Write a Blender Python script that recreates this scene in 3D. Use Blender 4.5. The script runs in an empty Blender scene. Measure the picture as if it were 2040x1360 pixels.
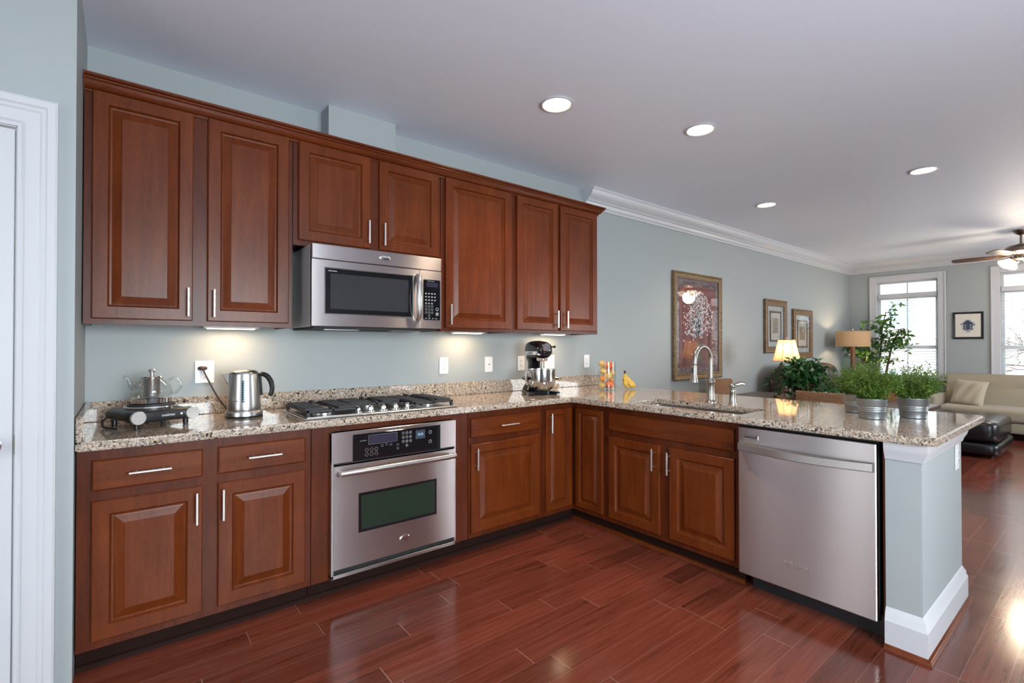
import bpy, bmesh, math, random
from math import radians as R, sin, cos, pi
from mathutils import Vector, Matrix
random.seed(7)
SC = bpy.context.scene
COL = SC.collection

# ---------------------------------------------------------------- camera, world, light, exposure
cam_d = bpy.data.cameras.new('camera')
cam = bpy.data.objects.new('camera', cam_d); COL.objects.link(cam)
cam.location = (0.1426, -3.1355, 1.2812)
cam.rotation_euler = (pi/2 + 0.0087, 0, -0.6729)
cam_d.sensor_width = 36; cam_d.sensor_fit = 'HORIZONTAL'
cam_d.lens = 972.6*36/2040
cam_d.clip_start = 0.02
SC.camera = cam
SC.cycles.use_denoising = True
SC.cycles.max_bounces = 10
SC.cycles.diffuse_bounces = 5
SC.cycles.transparent_max_bounces = 24
SC.cycles.caustics_reflective = False
SC.cycles.caustics_refractive = False
SC.cycles.sample_clamp_indirect = 6
SC.view_settings.view_transform = 'Standard'
SC.view_settings.look = 'None'
SC.view_settings.gamma = 1
SC.view_settings.exposure = 0.36

world = bpy.data.worlds.new('overcast_sky'); SC.world = world
world.use_nodes = True
bg = world.node_tree.nodes['Background']
bg.inputs[0].default_value = (0.90, 0.95, 1.0, 1)
bg.inputs[1].default_value = 4.0

def lamp(name, kind, loc, power, col=(1, 1, 1), rot=(0, 0, 0), **kw):
    d = bpy.data.lights.new(name, kind); d.energy = power; d.color = col
    for k, v in kw.items(): setattr(d, k, v)
    o = bpy.data.objects.new(name, d); COL.objects.link(o)
    o.location = loc; o.rotation_euler = rot
    return o
# daylight through the glazed openings behind the camera (breakfast end) and in the far wall; side-wall fill lamps are added
def portal(loc, rot, sx, sy):
    p = lamp('sky_portal', 'AREA', loc, 1, (1, 1, 1), rot, shape='RECTANGLE', size=sx, size_y=sy); p.data.cycles.is_portal = True
portal((-2.16, -1.02, 1.25), (0, R(-90), 0), 2.1, .55)
portal((-2.16, -2.70, 1.28), (0, R(-90), 0), 2.2, 1.8)
lamp('added_fill_side', 'AREA', (1.15, -5.26, 1.45), 190, (0.84, 0.92, 1.0), (R(90), 0, 0), shape='RECTANGLE', size=2.1, size_y=1.5)  # added fill lamp, set behind an invented window
lamp('added_fill_living', 'AREA', (7.6, -5.26, 1.45), 95, (0.9, 0.95, 1.0), (R(90), 0, 0), shape='RECTANGLE', size=2.6, size_y=1.5)  # added fill for the living end, behind another invented window
for yc in (-0.835, -2.38, -3.93): portal((10.66, yc, 1.57), (0, R(90), 0), 1.7, 0.86)
WARM = (1.0, 0.78, 0.55)

# ---------------------------------------------------------------- materials
def new_mat(name):
    m = bpy.data.materials.new(name); m.use_nodes = True
    nt = m.node_tree
    return m, nt, nt.nodes['Principled BSDF']
def plain(name, c, rough=0.5, metal=0.0, emit=None, es=0.0, **kw):
    m, nt, b = new_mat(name)
    b.inputs['Base Color'].default_value = (*c, 1)
    b.inputs['Roughness'].default_value = rough
    b.inputs['Metallic'].default_value = metal
    if emit: b.inputs['Emission Color'].default_value = (*emit, 1); b.inputs['Emission Strength'].default_value = es
    for k, v in kw.items(): b.inputs[k].default_value = v
    return m
def N(nt, t, **kw):
    n = nt.nodes.new(t)
    for k, v in kw.items():
        if k.startswith('i_'): n.inputs[k[2:].replace('_', ' ')].default_value = v
        else: setattr(n, k, v)
    return n
def ramp(nt, stops, interp='LINEAR'):
    n = nt.nodes.new('ShaderNodeValToRGB'); cr = n.color_ramp; cr.interpolation = interp
    while len(cr.elements) < len(stops): cr.elements.new(0.5)
    for e, (p, c) in zip(cr.elements, stops): e.position = p; e.color = (*c, 1)
    return n
def coords(nt, scale=(1, 1, 1), kind='Object'):
    t = N(nt, 'ShaderNodeTexCoord'); mp = N(nt, 'ShaderNodeMapping'); mp.inputs['Scale'].default_value = scale
    nt.links.new(t.outputs[kind], mp.inputs[0]); return mp.outputs[0]
def wood(name, lo, hi, scale, rough=0.31, bump=0.03, coat=0.0):
    m, nt, b = new_mat(name); L = nt.links.new
    v = coords(nt, scale)
    n1 = N(nt, 'ShaderNodeTexNoise', i_Scale=1.0, i_Detail=6.0, i_Roughness=0.6, i_Distortion=0.6)
    n2 = N(nt, 'ShaderNodeTexNoise', i_Scale=3.2, i_Detail=2.0)
    v2 = coords(nt, (1, 1, 1)); L(v, n1.inputs[0]); L(v2, n2.inputs[0])
    mx = N(nt, 'ShaderNodeMath', operation='MULTIPLY_ADD'); mx.inputs[1].default_value = 0.65
    ml = N(nt, 'ShaderNodeMath', operation='MULTIPLY'); ml.inputs[1].default_value = 0.35
    L(n2.outputs[0], ml.inputs[0]); L(n1.outputs[0], mx.inputs[0]); L(ml.outputs[0], mx.inputs[2])
    v3 = coords(nt, (150, 150, 40)); n3 = N(nt, 'ShaderNodeTexNoise', i_Scale=1.0, i_Detail=3.0); L(v3, n3.inputs[0])
    m3 = N(nt, 'ShaderNodeMath', operation='MULTIPLY_ADD'); m3.inputs[1].default_value = 0.26; L(n3.outputs[0], m3.inputs[0])
    m4 = N(nt, 'ShaderNodeMath', operation='MULTIPLY_ADD'); m4.inputs[1].default_value = 0.80; m4.inputs[2].default_value = -0.03; L(mx.outputs[0], m4.inputs[0]); L(m4.outputs[0], m3.inputs[2])
    r = ramp(nt, [(0.36, lo), (0.64, hi)]); L(m3.outputs[0], r.inputs[0]); L(r.outputs[0], b.inputs['Base Color'])
    b.inputs['Roughness'].default_value = rough
    b.inputs['Specular IOR Level'].default_value = 0.22; b.inputs['Coat Weight'].default_value = coat; b.inputs['Coat Roughness'].default_value = 0.22
    bp = N(nt, 'ShaderNodeBump', i_Strength=bump, i_Distance=0.002); L(n1.outputs[0], bp.inputs['Height']); L(bp.outputs[0], b.inputs['Normal'])
    return m
CH_LO, CH_HI = (0.080, 0.0140, 0.0026), (0.152, 0.033, 0.0064)
M = {}
M['cherry'] = wood('cherry_wood', CH_LO, CH_HI, (26, 26, 2.2))
M['cherry_frame'] = wood('cherry_face_frame', (0.058, 0.0105, 0.0032), (0.115, 0.0235, 0.0065), (26, 26, 2.2))
M['cherry_gloss'] = wood('cherry_moulding_finish', (0.075, 0.0125, 0.0028), (0.14, 0.029, 0.006), (2.2, 26, 26), 0.24)
M['cherry_gloss'].node_tree.nodes['Principled BSDF'].inputs['Specular IOR Level'].default_value = 0.5
M['cherry_h'] = wood('cherry_wood_crosswise', CH_LO, CH_HI, (2.2, 26, 26))
M['dark_wood'] = wood('dark_stained_wood', (0.02, 0.008, 0.005), (0.05, 0.018, 0.01), (3, 20, 20), 0.3)
M['lamp_wood'] = wood('brown_lamp_wood', (0.10, 0.04, 0.02), (0.20, 0.09, 0.045), (20, 20, 3), 0.4)
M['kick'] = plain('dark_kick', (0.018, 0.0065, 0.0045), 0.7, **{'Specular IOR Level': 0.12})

def granite():
    m, nt, b = new_mat('speckled_granite'); L = nt.links.new
    v = coords(nt)
    wn = N(nt, 'ShaderNodeTexNoise', i_Scale=130.0, i_Detail=4.0, i_Roughness=0.65)
    L(v, wn.inputs[0])
    add = N(nt, 'ShaderNodeVectorMath', operation='MULTIPLY_ADD'); add.inputs[1].default_value = (0.016, 0.016, 0.016)
    L(wn.outputs['Color'], add.inputs[0]); L(v, add.inputs[2])
    v1 = N(nt, 'ShaderNodeTexVoronoi', i_Scale=135.0); L(add.outputs[0], v1.inputs['Vector'])
    v2 = N(nt, 'ShaderNodeTexVoronoi', i_Scale=260.0); L(add.outputs[0], v2.inputs['Vector'])
    s1 = N(nt, 'ShaderNodeSeparateColor'); L(v1.outputs['Color'], s1.inputs[0])
    s2 = N(nt, 'ShaderNodeSeparateColor'); L(v2.outputs['Color'], s2.inputs[0])
    r1 = ramp(nt, [(0.0, (0.022, 0.018, 0.020)), (0.16, (0.15, 0.115, 0.10)), (0.22, (0.34, 0.25, 0.175)), (0.36, (0.48, 0.38, 0.285)), (0.58, (0.60, 0.51, 0.41)), (0.84, (0.30, 0.265, 0.245))], 'CONSTANT')
    r2 = ramp(nt, [(0.0, (0.02, 0.017, 0.02)), (0.15, (0.19, 0.09, 0.065)), (0.19, (0.46, 0.36, 0.28)), (0.6, (0.60, 0.52, 0.43)), (0.84, (0.22, 0.19, 0.18))], 'CONSTANT')
    L(s1.outputs[0], r1.inputs[0]); L(s2.outputs[1], r2.inputs[0])
    big = N(nt, 'ShaderNodeTexNoise', i_Scale=22.0, i_Detail=2.0); L(v, big.inputs[0])
    mx = N(nt, 'ShaderNodeMix', data_type='RGBA'); mr = ramp(nt, [(0.42, (0, 0, 0)), (0.58, (1, 1, 1))])
    L(big.outputs[0], mr.inputs[0]); L(mr.outputs[0], mx.inputs[0]); L(r1.outputs[0], mx.inputs[6]); L(r2.outputs[0], mx.inputs[7])
    L(mx.outputs[2], b.inputs['Base Color'])
    b.inputs['Roughness'].default_value = 0.045
    b.inputs['IOR'].default_value = 1.6
    return m
M['granite'] = granite()

def steel(name, c=(0.60, 0.55, 0.55), rough=0.29, aniso=0.95, horiz=True):
    m, nt, b = new_mat(name); L = nt.links.new
    b.inputs['Base Color'].default_value = (*c, 1); b.inputs['Metallic'].default_value = 1
    b.inputs['Anisotropic'].default_value = aniso
    t = N(nt, 'ShaderNodeVectorTransform', vector_type='VECTOR', convert_from='OBJECT', convert_to='WORLD'); t.inputs[0].default_value = (0, 0, 1); L(t.outputs[0], b.inputs['Tangent'])
    b.inputs['Anisotropic Rotation'].default_value = 0.0 if horiz else 0.25
    b.inputs['Roughness'].default_value = rough
    return m
M['steel'] = steel('brushed_stainless_steel')
M['steel_soft'] = plain('satin_stainless', (0.52, 0.50, 0.49), 0.28, 1)
M['case_grey'] = plain('grey_painted_case', (0.55, 0.54, 0.54), 0.4, 0.3)
M['nickel'] = plain('brushed_nickel', (0.33, 0.305, 0.28), 0.30, 1)
M['pull'] = plain('satin_nickel_pull', (0.78, 0.76, 0.74), 0.32, 1)
M['chrome'] = plain('polished_chrome', (0.82, 0.81, 0.80), 0.07, 1)
M['bowl_steel'] = plain('polished_bowl_steel', (0.55, 0.54, 0.53), 0.12, 1)
M['galv'] = plain('galvanized_zinc', (0.36, 0.375, 0.39), 0.42, 1)
M['black'] = plain('black_plastic', (0.012, 0.012, 0.014), 0.35)
M['gloss_black'] = plain('gloss_black_enamel', (0.008, 0.008, 0.010), 0.08)
M['iron'] = plain('cast_iron', (0.018, 0.018, 0.022), 0.55)
M['darkgap'] = plain('shadow_black_rubber', (0.01, 0.01, 0.01), 0.7)
M['panel_glass'] = plain('black_panel_glass', (0.006, 0.006, 0.008), 0.05)
M['micro_glass'] = plain('smoked_door_glass', (0.035, 0.035, 0.040), 0.04)
M['oven_glass'] = plain('green_tinted_oven_glass', (0.016, 0.030, 0.019), 0.08)
M['print'] = plain('printed_grey_legend', (0.26, 0.26, 0.27), 0.5)
M['print_white'] = plain('printed_white_legend', (0.75, 0.75, 0.75), 0.5)
M['lcd'] = plain('violet_display', (0.012, 0.008, 0.02), 0.3, emit=(0.10, 0.06, 0.22), es=0.08)
M['lcd_blue'] = plain('blue_clock_display', (0.01, 0.02, 0.04), 0.3, emit=(0.08, 0.25, 0.5), es=0.16)
M['teal'] = plain('teal_water_window', (0.006, 0.045, 0.052), 0.1)
M['white_paint'] = plain('white_trim_paint', (0.55, 0.55, 0.58), 0.32)
M['plate'] = plain('white_plastic_plate', (0.78, 0.77, 0.76), 0.3)
M['plate_dark'] = plain('socket_slot', (0.06, 0.05, 0.05), 0.5)
M['brown_plug'] = plain('brown_plug', (0.05, 0.025, 0.022), 0.4)

def painted(name, c, bump=0.06):
    m, nt, b = new_mat(name); L = nt.links.new
    b.inputs['Base Color'].default_value = (*c, 1); b.inputs['Roughness'].default_value = 0.55
    v = coords(nt); n = N(nt, 'ShaderNodeTexNoise', i_Scale=220.0, i_Detail=2.0); L(v, n.inputs[0])
    bp = N(nt, 'ShaderNodeBump', i_Strength=bump, i_Distance=0.001); L(n.outputs[0], bp.inputs['Height']); L(bp.outputs[0], b.inputs['Normal'])
    return m
M['wall'] = painted('sage_wall_paint', (0.340, 0.368, 0.374))
M['ceiling'] = painted('white_ceiling_paint', (0.79, 0.82, 0.93))

def floor_mat():
    m, nt, b = new_mat('cherry_plank_floor'); L = nt.links.new
    t = N(nt, 'ShaderNodeTexCoord'); sp = N(nt, 'ShaderNodeSeparateXYZ'); L(t.outputs['Object'], sp.inputs[0])
    def mth(op, a, bb=None, c=None):
        n = N(nt, 'ShaderNodeMath', operation=op)
        for i, x in enumerate((a, bb, c)):
            if x is None: continue
            if isinstance(x, (int, float)): n.inputs[i].default_value = x
            else: L(x, n.inputs[i])
        return n.outputs[0]
    W = 0.121
    yr = mth('DIVIDE', mth('ADD', sp.outputs[1], 20.034), W); row = mth('FLOOR', yr); fy = mth('FRACT', yr)
    wn = N(nt, 'ShaderNodeTexWhiteNoise', noise_dimensions='1D'); L(row, wn.inputs['W'])
    xo = mth('ADD', mth('DIVIDE', sp.outputs[0], 0.83), mth('MULTIPLY', wn.outputs[0], 13.7))
    # uneven plank lengths: warp the running coordinate
    xo = mth('ADD', xo, mth('MULTIPLY', mth('SINE', mth('MULTIPLY', xo, 2.4)), 0.13))
    col = mth('FLOOR', xo); fx = mth('FRACT', xo)
    cb = N(nt, 'ShaderNodeCombineXYZ'); L(row, cb.inputs[0]); L(col, cb.inputs[1])
    w2 = N(nt, 'ShaderNodeTexWhiteNoise', noise_dimensions='2D'); L(cb.outputs[0], w2.inputs['Vector'])
    # grain
    mp = N(nt, 'ShaderNodeMapping'); mp.inputs['Scale'].default_value = (2.2, 38, 1); L(t.outputs['Object'], mp.inputs[0])
    off = N(nt, 'ShaderNodeVectorMath', operation='MULTIPLY_ADD'); off.inputs[1].default_value = (9, 9, 9); L(w2.outputs['Color'], off.inputs[0]); L(mp.outputs[0], off.inputs[2])
    gn = N(nt, 'ShaderNodeTexNoise', i_Scale=1.0, i_Detail=7.0, i_Roughness=0.65, i_Distortion=0.9); L(off.outputs[0], gn.inputs[0])
    r = ramp(nt, [(0.24, (0.060, 0.0138, 0.0078)), (0.46, (0.142, 0.0325, 0.0180)), (0.74, (0.190, 0.048, 0.028))]); L(gn.outputs[0], r.inputs[0])
    tone = mth('MULTIPLY_ADD', w2.outputs[0], 0.55, 0.70)
    mixc = N(nt, 'ShaderNodeVectorMath', operation='SCALE'); L(r.outputs[0], mixc.inputs[0]); L(tone, mixc.inputs['Scale'])
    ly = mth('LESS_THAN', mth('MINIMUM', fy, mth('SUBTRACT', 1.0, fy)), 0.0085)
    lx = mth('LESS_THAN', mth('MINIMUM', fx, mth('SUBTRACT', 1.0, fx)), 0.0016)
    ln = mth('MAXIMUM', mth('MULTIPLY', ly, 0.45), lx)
    mx = N(nt, 'ShaderNodeMix', data_type='RGBA'); L(ln, mx.inputs[0]); L(mixc.outputs[0], mx.inputs[6]); mx.inputs[7].default_value = (0.30, 0.17, 0.13, 1)  # paler joint lines: glint on the plank bevels painted into the colour
    L(mx.outputs[2], b.inputs['Base Color'])
    rn = N(nt, 'ShaderNodeTexNoise', i_Scale=5.0, i_Detail=6.0); L(t.outputs['Object'], rn.inputs[0])
    mr = N(nt, 'ShaderNodeMapRange'); mr.inputs[3].default_value = 0.07; mr.inputs[4].default_value = 0.25; L(rn.outputs[0], mr.inputs[0]); L(mr.outputs[0], b.inputs['Roughness'])
    bp = N(nt, 'ShaderNodeBump', i_Strength=0.08, i_Distance=0.002); L(gn.outputs[0], bp.inputs['Height']); L(bp.outputs[0], b.inputs['Normal'])
    b.inputs['IOR'].default_value = 1.55
    return m
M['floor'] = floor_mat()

def thin_glass(name, tint=(1, 1, 1), ior=1.45, rough=0.0):
    m = bpy.data.materials.new(name); m.use_nodes = True; nt = m.node_tree; nt.nodes.remove(nt.nodes['Principled BSDF'])
    out = nt.nodes['Material Output']
    tr = N(nt, 'ShaderNodeBsdfTransparent'); tr.inputs[0].default_value = (*tint, 1)
    gl = N(nt, 'ShaderNodeBsdfGlossy'); gl.inputs['Roughness'].default_value = rough
    lw = N(nt, 'ShaderNodeLayerWeight'); pw = N(nt, 'ShaderNodeMath', operation='POWER'); pw.inputs[1].default_value = 5
    f0 = ((ior-1)/(ior+1))**2; fr = N(nt, 'ShaderNodeMath', operation='MULTIPLY_ADD'); fr.inputs[1].default_value = 1-f0; fr.inputs[2].default_value = f0
    nt.links.new(lw.outputs['Facing'], pw.inputs[0]); nt.links.new(pw.outputs[0], fr.inputs[0])
    mx = N(nt, 'ShaderNodeMixShader')
    nt.links.new(fr.outputs[0], mx.inputs[0]); nt.links.new(tr.outputs[0], mx.inputs[1]); nt.links.new(gl.outputs[0], mx.inputs[2]); nt.links.new(mx.outputs[0], out.inputs[0])
    return m
M['glass'] = thin_glass('clear_glass', (0.97, 0.99, 0.98))
M['pane'] = thin_glass('window_glass', (0.96, 0.98, 0.97))
M['pot_glass'] = thin_glass('borosilicate_glass', (0.90, 0.92, 0.92), 1.6)
M['picture_glass'] = thin_glass('picture_glazing', (0.95, 0.95, 0.95), 1.5)

def translucent(name, c, amt=0.5, rough=0.6, noise=None):
    m, nt, b = new_mat(name); L = nt.links.new
    out = nt.nodes['Material Output']
    b.inputs['Base Color'].default_value = (*c, 1); b.inputs['Roughness'].default_value = rough
    tl = N(nt, 'ShaderNodeBsdfTranslucent'); tl.inputs[0].default_value = (*c, 1)
    if noise:
        v = coords(nt, noise[1]); n = N(nt, 'ShaderNodeTexNoise', i_Scale=1.0, i_Detail=4.0); L(v, n.inputs[0])
        r = ramp(nt, [(0.35, noise[0]), (0.65, c)]); L(n.outputs[0], r.inputs[0]); L(r.outputs[0], b.inputs['Base Color']); L(r.outputs[0], tl.inputs[0])
    mx = N(nt, 'ShaderNodeMixShader'); mx.inputs[0].default_value = amt
    L(b.outputs[0], mx.inputs[1]); L(tl.outputs[0], mx.inputs[2]); L(mx.outputs[0], out.inputs[0])
    return m
M['herb'] = translucent('herb_leaf', (0.17, 0.27, 0.030), 0.4, 0.5, ((0.06, 0.14, 0.014), (30, 30, 30)))
M['ficus'] = translucent('ficus_leaf', (0.17, 0.33, 0.07), 0.4, 0.3, ((0.035, 0.11, 0.022), (9, 9, 9)))
M['ivy'] = translucent('dark_trailing_leaf', (0.03, 0.12, 0.028), 0.2, 0.25, ((0.010, 0.045, 0.015), (9, 9, 9)))
M['stem'] = plain('green_stem', (0.06, 0.09, 0.02), 0.6)
M['bark'] = plain('brown_bark', (0.07, 0.035, 0.025), 0.8)
M['shade_cream'] = translucent('cream_lamp_shade', (0.80, 0.56, 0.36), 0.55, 0.8)
M['shade_burlap'] = translucent('burlap_lamp_shade', (0.42, 0.29, 0.18), 0.07, 0.9, ((0.34, 0.23, 0.14), (60, 60, 160)))
M['shade_bell'] = translucent('frosted_bell_glass', (0.9, 0.85, 0.75), 0.6, 0.3)
M['blind'] = translucent('white_blind_slat', (0.90, 0.92, 0.92), 0.5, 0.5)
M['leather'] = plain('dark_brown_leather', (0.022, 0.012, 0.010), 0.28)
M['leather_black'] = plain('black_leather', (0.010, 0.009, 0.012), 0.25)
def fabric(name, c, c2, sc=260):
    m, nt, b = new_mat(name); L = nt.links.new
    v = coords(nt); n = N(nt, 'ShaderNodeTexNoise', i_Scale=float(sc), i_Detail=3.0); L(v, n.inputs[0])
    r = ramp(nt, [(0.35, c2), (0.65, c)]); L(n.outputs[0], r.inputs[0]); L(r.outputs[0], b.inputs['Base Color'])
    b.inputs['Roughness'].default_value = 0.9; b.inputs['Sheen Weight'].default_value = 0.2
    bp = N(nt, 'ShaderNodeBump', i_Strength=0.15, i_Distance=0.002); L(n.outputs[0], bp.inputs['Height']); L(bp.outputs[0], b.inputs['Normal'])
    return m
M['beige'] = fabric('beige_upholstery', (0.34, 0.29, 0.215), (0.27, 0.225, 0.165))
M['beige2'] = fabric('beige_cushion_cloth', (0.46, 0.40, 0.31), (0.40, 0.34, 0.26), 120)
def rattan():
    m, nt, b = new_mat('woven_rattan'); L = nt.links.new
    v = coords(nt, (1, 1, 1))
    w1 = N(nt, 'ShaderNodeTexWave', i_Scale=52.0, i_Distortion=7.0, i_Detail=2.0, wave_type='BANDS', bands_direction='DIAGONAL'); L(v, w1.inputs[0])
    n = N(nt, 'ShaderNodeTexNoise', i_Scale=80.0, i_Detail=3.0); L(v, n.inputs[0])
    ml = N(nt, 'ShaderNodeMath', operation='MULTIPLY_ADD'); ml.inputs[1].default_value = 0.55
    m2 = N(nt, 'ShaderNodeMath', operation='MULTIPLY'); m2.inputs[1].default_value = 0.45
    L(n.outputs[0], m2.inputs[0]); L(w1.outputs['Fac'], ml.inputs[0]); L(m2.outputs[0], ml.inputs[2])
    r = ramp(nt, [(0.2, (0.05, 0.018, 0.008)), (0.5, (0.22, 0.10, 0.045)), (0.85, (0.42, 0.24, 0.12))]); L(ml.outputs[0], r.inputs[0]); L(r.outputs[0], b.inputs['Base Color'])
    b.inputs['Roughness'].default_value = 0.6
    bp = N(nt, 'ShaderNodeBump', i_Strength=0.8, i_Distance=0.008); L(ml.outputs[0], bp.inputs['Height']); L(bp.outputs[0], b.inputs['Normal'])
    return m
M['rattan'] = rattan()
def mottled(name, stops, sc, rough=0.6):
    m, nt, b = new_mat(name); L = nt.links.new
    v = coords(nt); n = N(nt, 'ShaderNodeTexNoise', i_Scale=float(sc), i_Detail=5.0); L(v, n.inputs[0])
    r = ramp(nt, stops); L(n.outputs[0], r.inputs[0]); L(r.outputs[0], b.inputs['Base Color']); b.inputs['Roughness'].default_value = rough
    return m
M['gold_frame'] = mottled('antique_gold_frame', [(0.3, (0.09, 0.055, 0.025)), (0.7, (0.24, 0.15, 0.07))], 40, 0.4)
M['brown_frame'] = mottled('bronze_brown_frame', [(0.3, (0.09, 0.045, 0.018)), (0.7, (0.24, 0.13, 0.055))], 30, 0.4)
M['red_print'] = mottled('red_mottled_print', [(0.3, (0.10, 0.018, 0.018)), (0.7, (0.24, 0.05, 0.045))], 9)
M['purple_print'] = mottled('plum_border_print', [(0.3, (0.07, 0.03, 0.04)), (0.7, (0.20, 0.13, 0.16))], 45)
M['petal'] = plain('pale_petal_print', (0.80, 0.80, 0.86), 0.7)
M['vase_print'] = plain('grey_vase_print', (0.06, 0.085, 0.085), 0.7)
M['mat_grey'] = plain('pale_mat_board', (0.55, 0.58, 0.58), 0.8)
M['mat_cream'] = plain('cream_mat_board', (0.66, 0.62, 0.56), 0.8)
M['tan_print'] = mottled('tan_botanical_print', [(0.3, (0.22, 0.17, 0.12)), (0.7, (0.45, 0.38, 0.28))], 30)
M['ink'] = plain('blue_grey_ink', (0.05, 0.06, 0.10), 0.8)
M['ink_pale'] = plain('pale_ink', (0.30, 0.32, 0.38), 0.8)
M['bulb'] = plain('lit_lamp_lens', (1, 0.9, 0.75), 0.4, emit=(1.0, 0.86, 0.62), es=9.0)
M['bulb_soft'] = plain('lit_strip_lens', (1, 0.9, 0.75), 0.4, emit=(1.0, 0.78, 0.45), es=6.0)
M['fan_glow'] = plain('lit_frosted_bell', (1, 0.95, 0.85), 0.4, emit=(1.0, 0.88, 0.68), es=2.2)
def fruit_mat(name, a, c):
    return mottled(name, [(0.35, a), (0.65, c)], 22, 0.35)
M['red_apple'] = fruit_mat('red_apple_skin', (0.58, 0.075, 0.025), (0.74, 0.22, 0.07))
M['peach'] = fruit_mat('yellow_fruit_skin', (0.62, 0.36, 0.10), (0.76, 0.50, 0.17))
M['orange'] = fruit_mat('orange_peel', (0.75, 0.22, 0.03), (0.80, 0.30, 0.06))
M['banana'] = mottled('spotted_banana_skin', [(0.30, (0.10, 0.05, 0.015)), (0.40, (0.58, 0.35, 0.04)), (0.7, (0.72, 0.48, 0.07))], 60, 0.4)
M['brick'] = None
def brick():
    m, nt, b = new_mat('red_brick'); L = nt.links.new
    t = N(nt, 'ShaderNodeTexCoord'); mp = N(nt, 'ShaderNodeMapping'); mp.inputs['Rotation'].default_value = (R(90), 0, R(90)); L(t.outputs['Object'], mp.inputs[0])
    br = N(nt, 'ShaderNodeTexBrick', i_Scale=3.0); br.inputs['Color1'].default_value = (0.42, 0.17, 0.12, 1); br.inputs['Color2'].default_value = (0.52, 0.24, 0.18, 1); br.inputs['Mortar'].default_value = (0.5, 0.45, 0.42, 1)
    L(mp.outputs[0], br.inputs[0]); L(br.outputs[0], b.inputs['Base Color']); b.inputs['Roughness'].default_value = 0.9
    return m
M['brick'] = brick()
M['pale_wall'] = plain('pale_siding', (0.72, 0.70, 0.68), 0.9)
M['ext_pane'] = plain('far_window_pane', (0.30, 0.36, 0.40), 0.2)
M['asphalt'] = plain('pale_pavement', (0.46, 0.45, 0.45), 0.9)
M['soil'] = plain('potting_soil', (0.03, 0.02, 0.012), 0.95)
M['brass'] = plain('bronze_fan_metal', (0.22, 0.17, 0.13), 0.3, 1)
M['blade'] = wood('fan_blade_wood', (0.04, 0.02, 0.012), (0.09, 0.045, 0.025), (20, 3, 20), 0.35)

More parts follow.
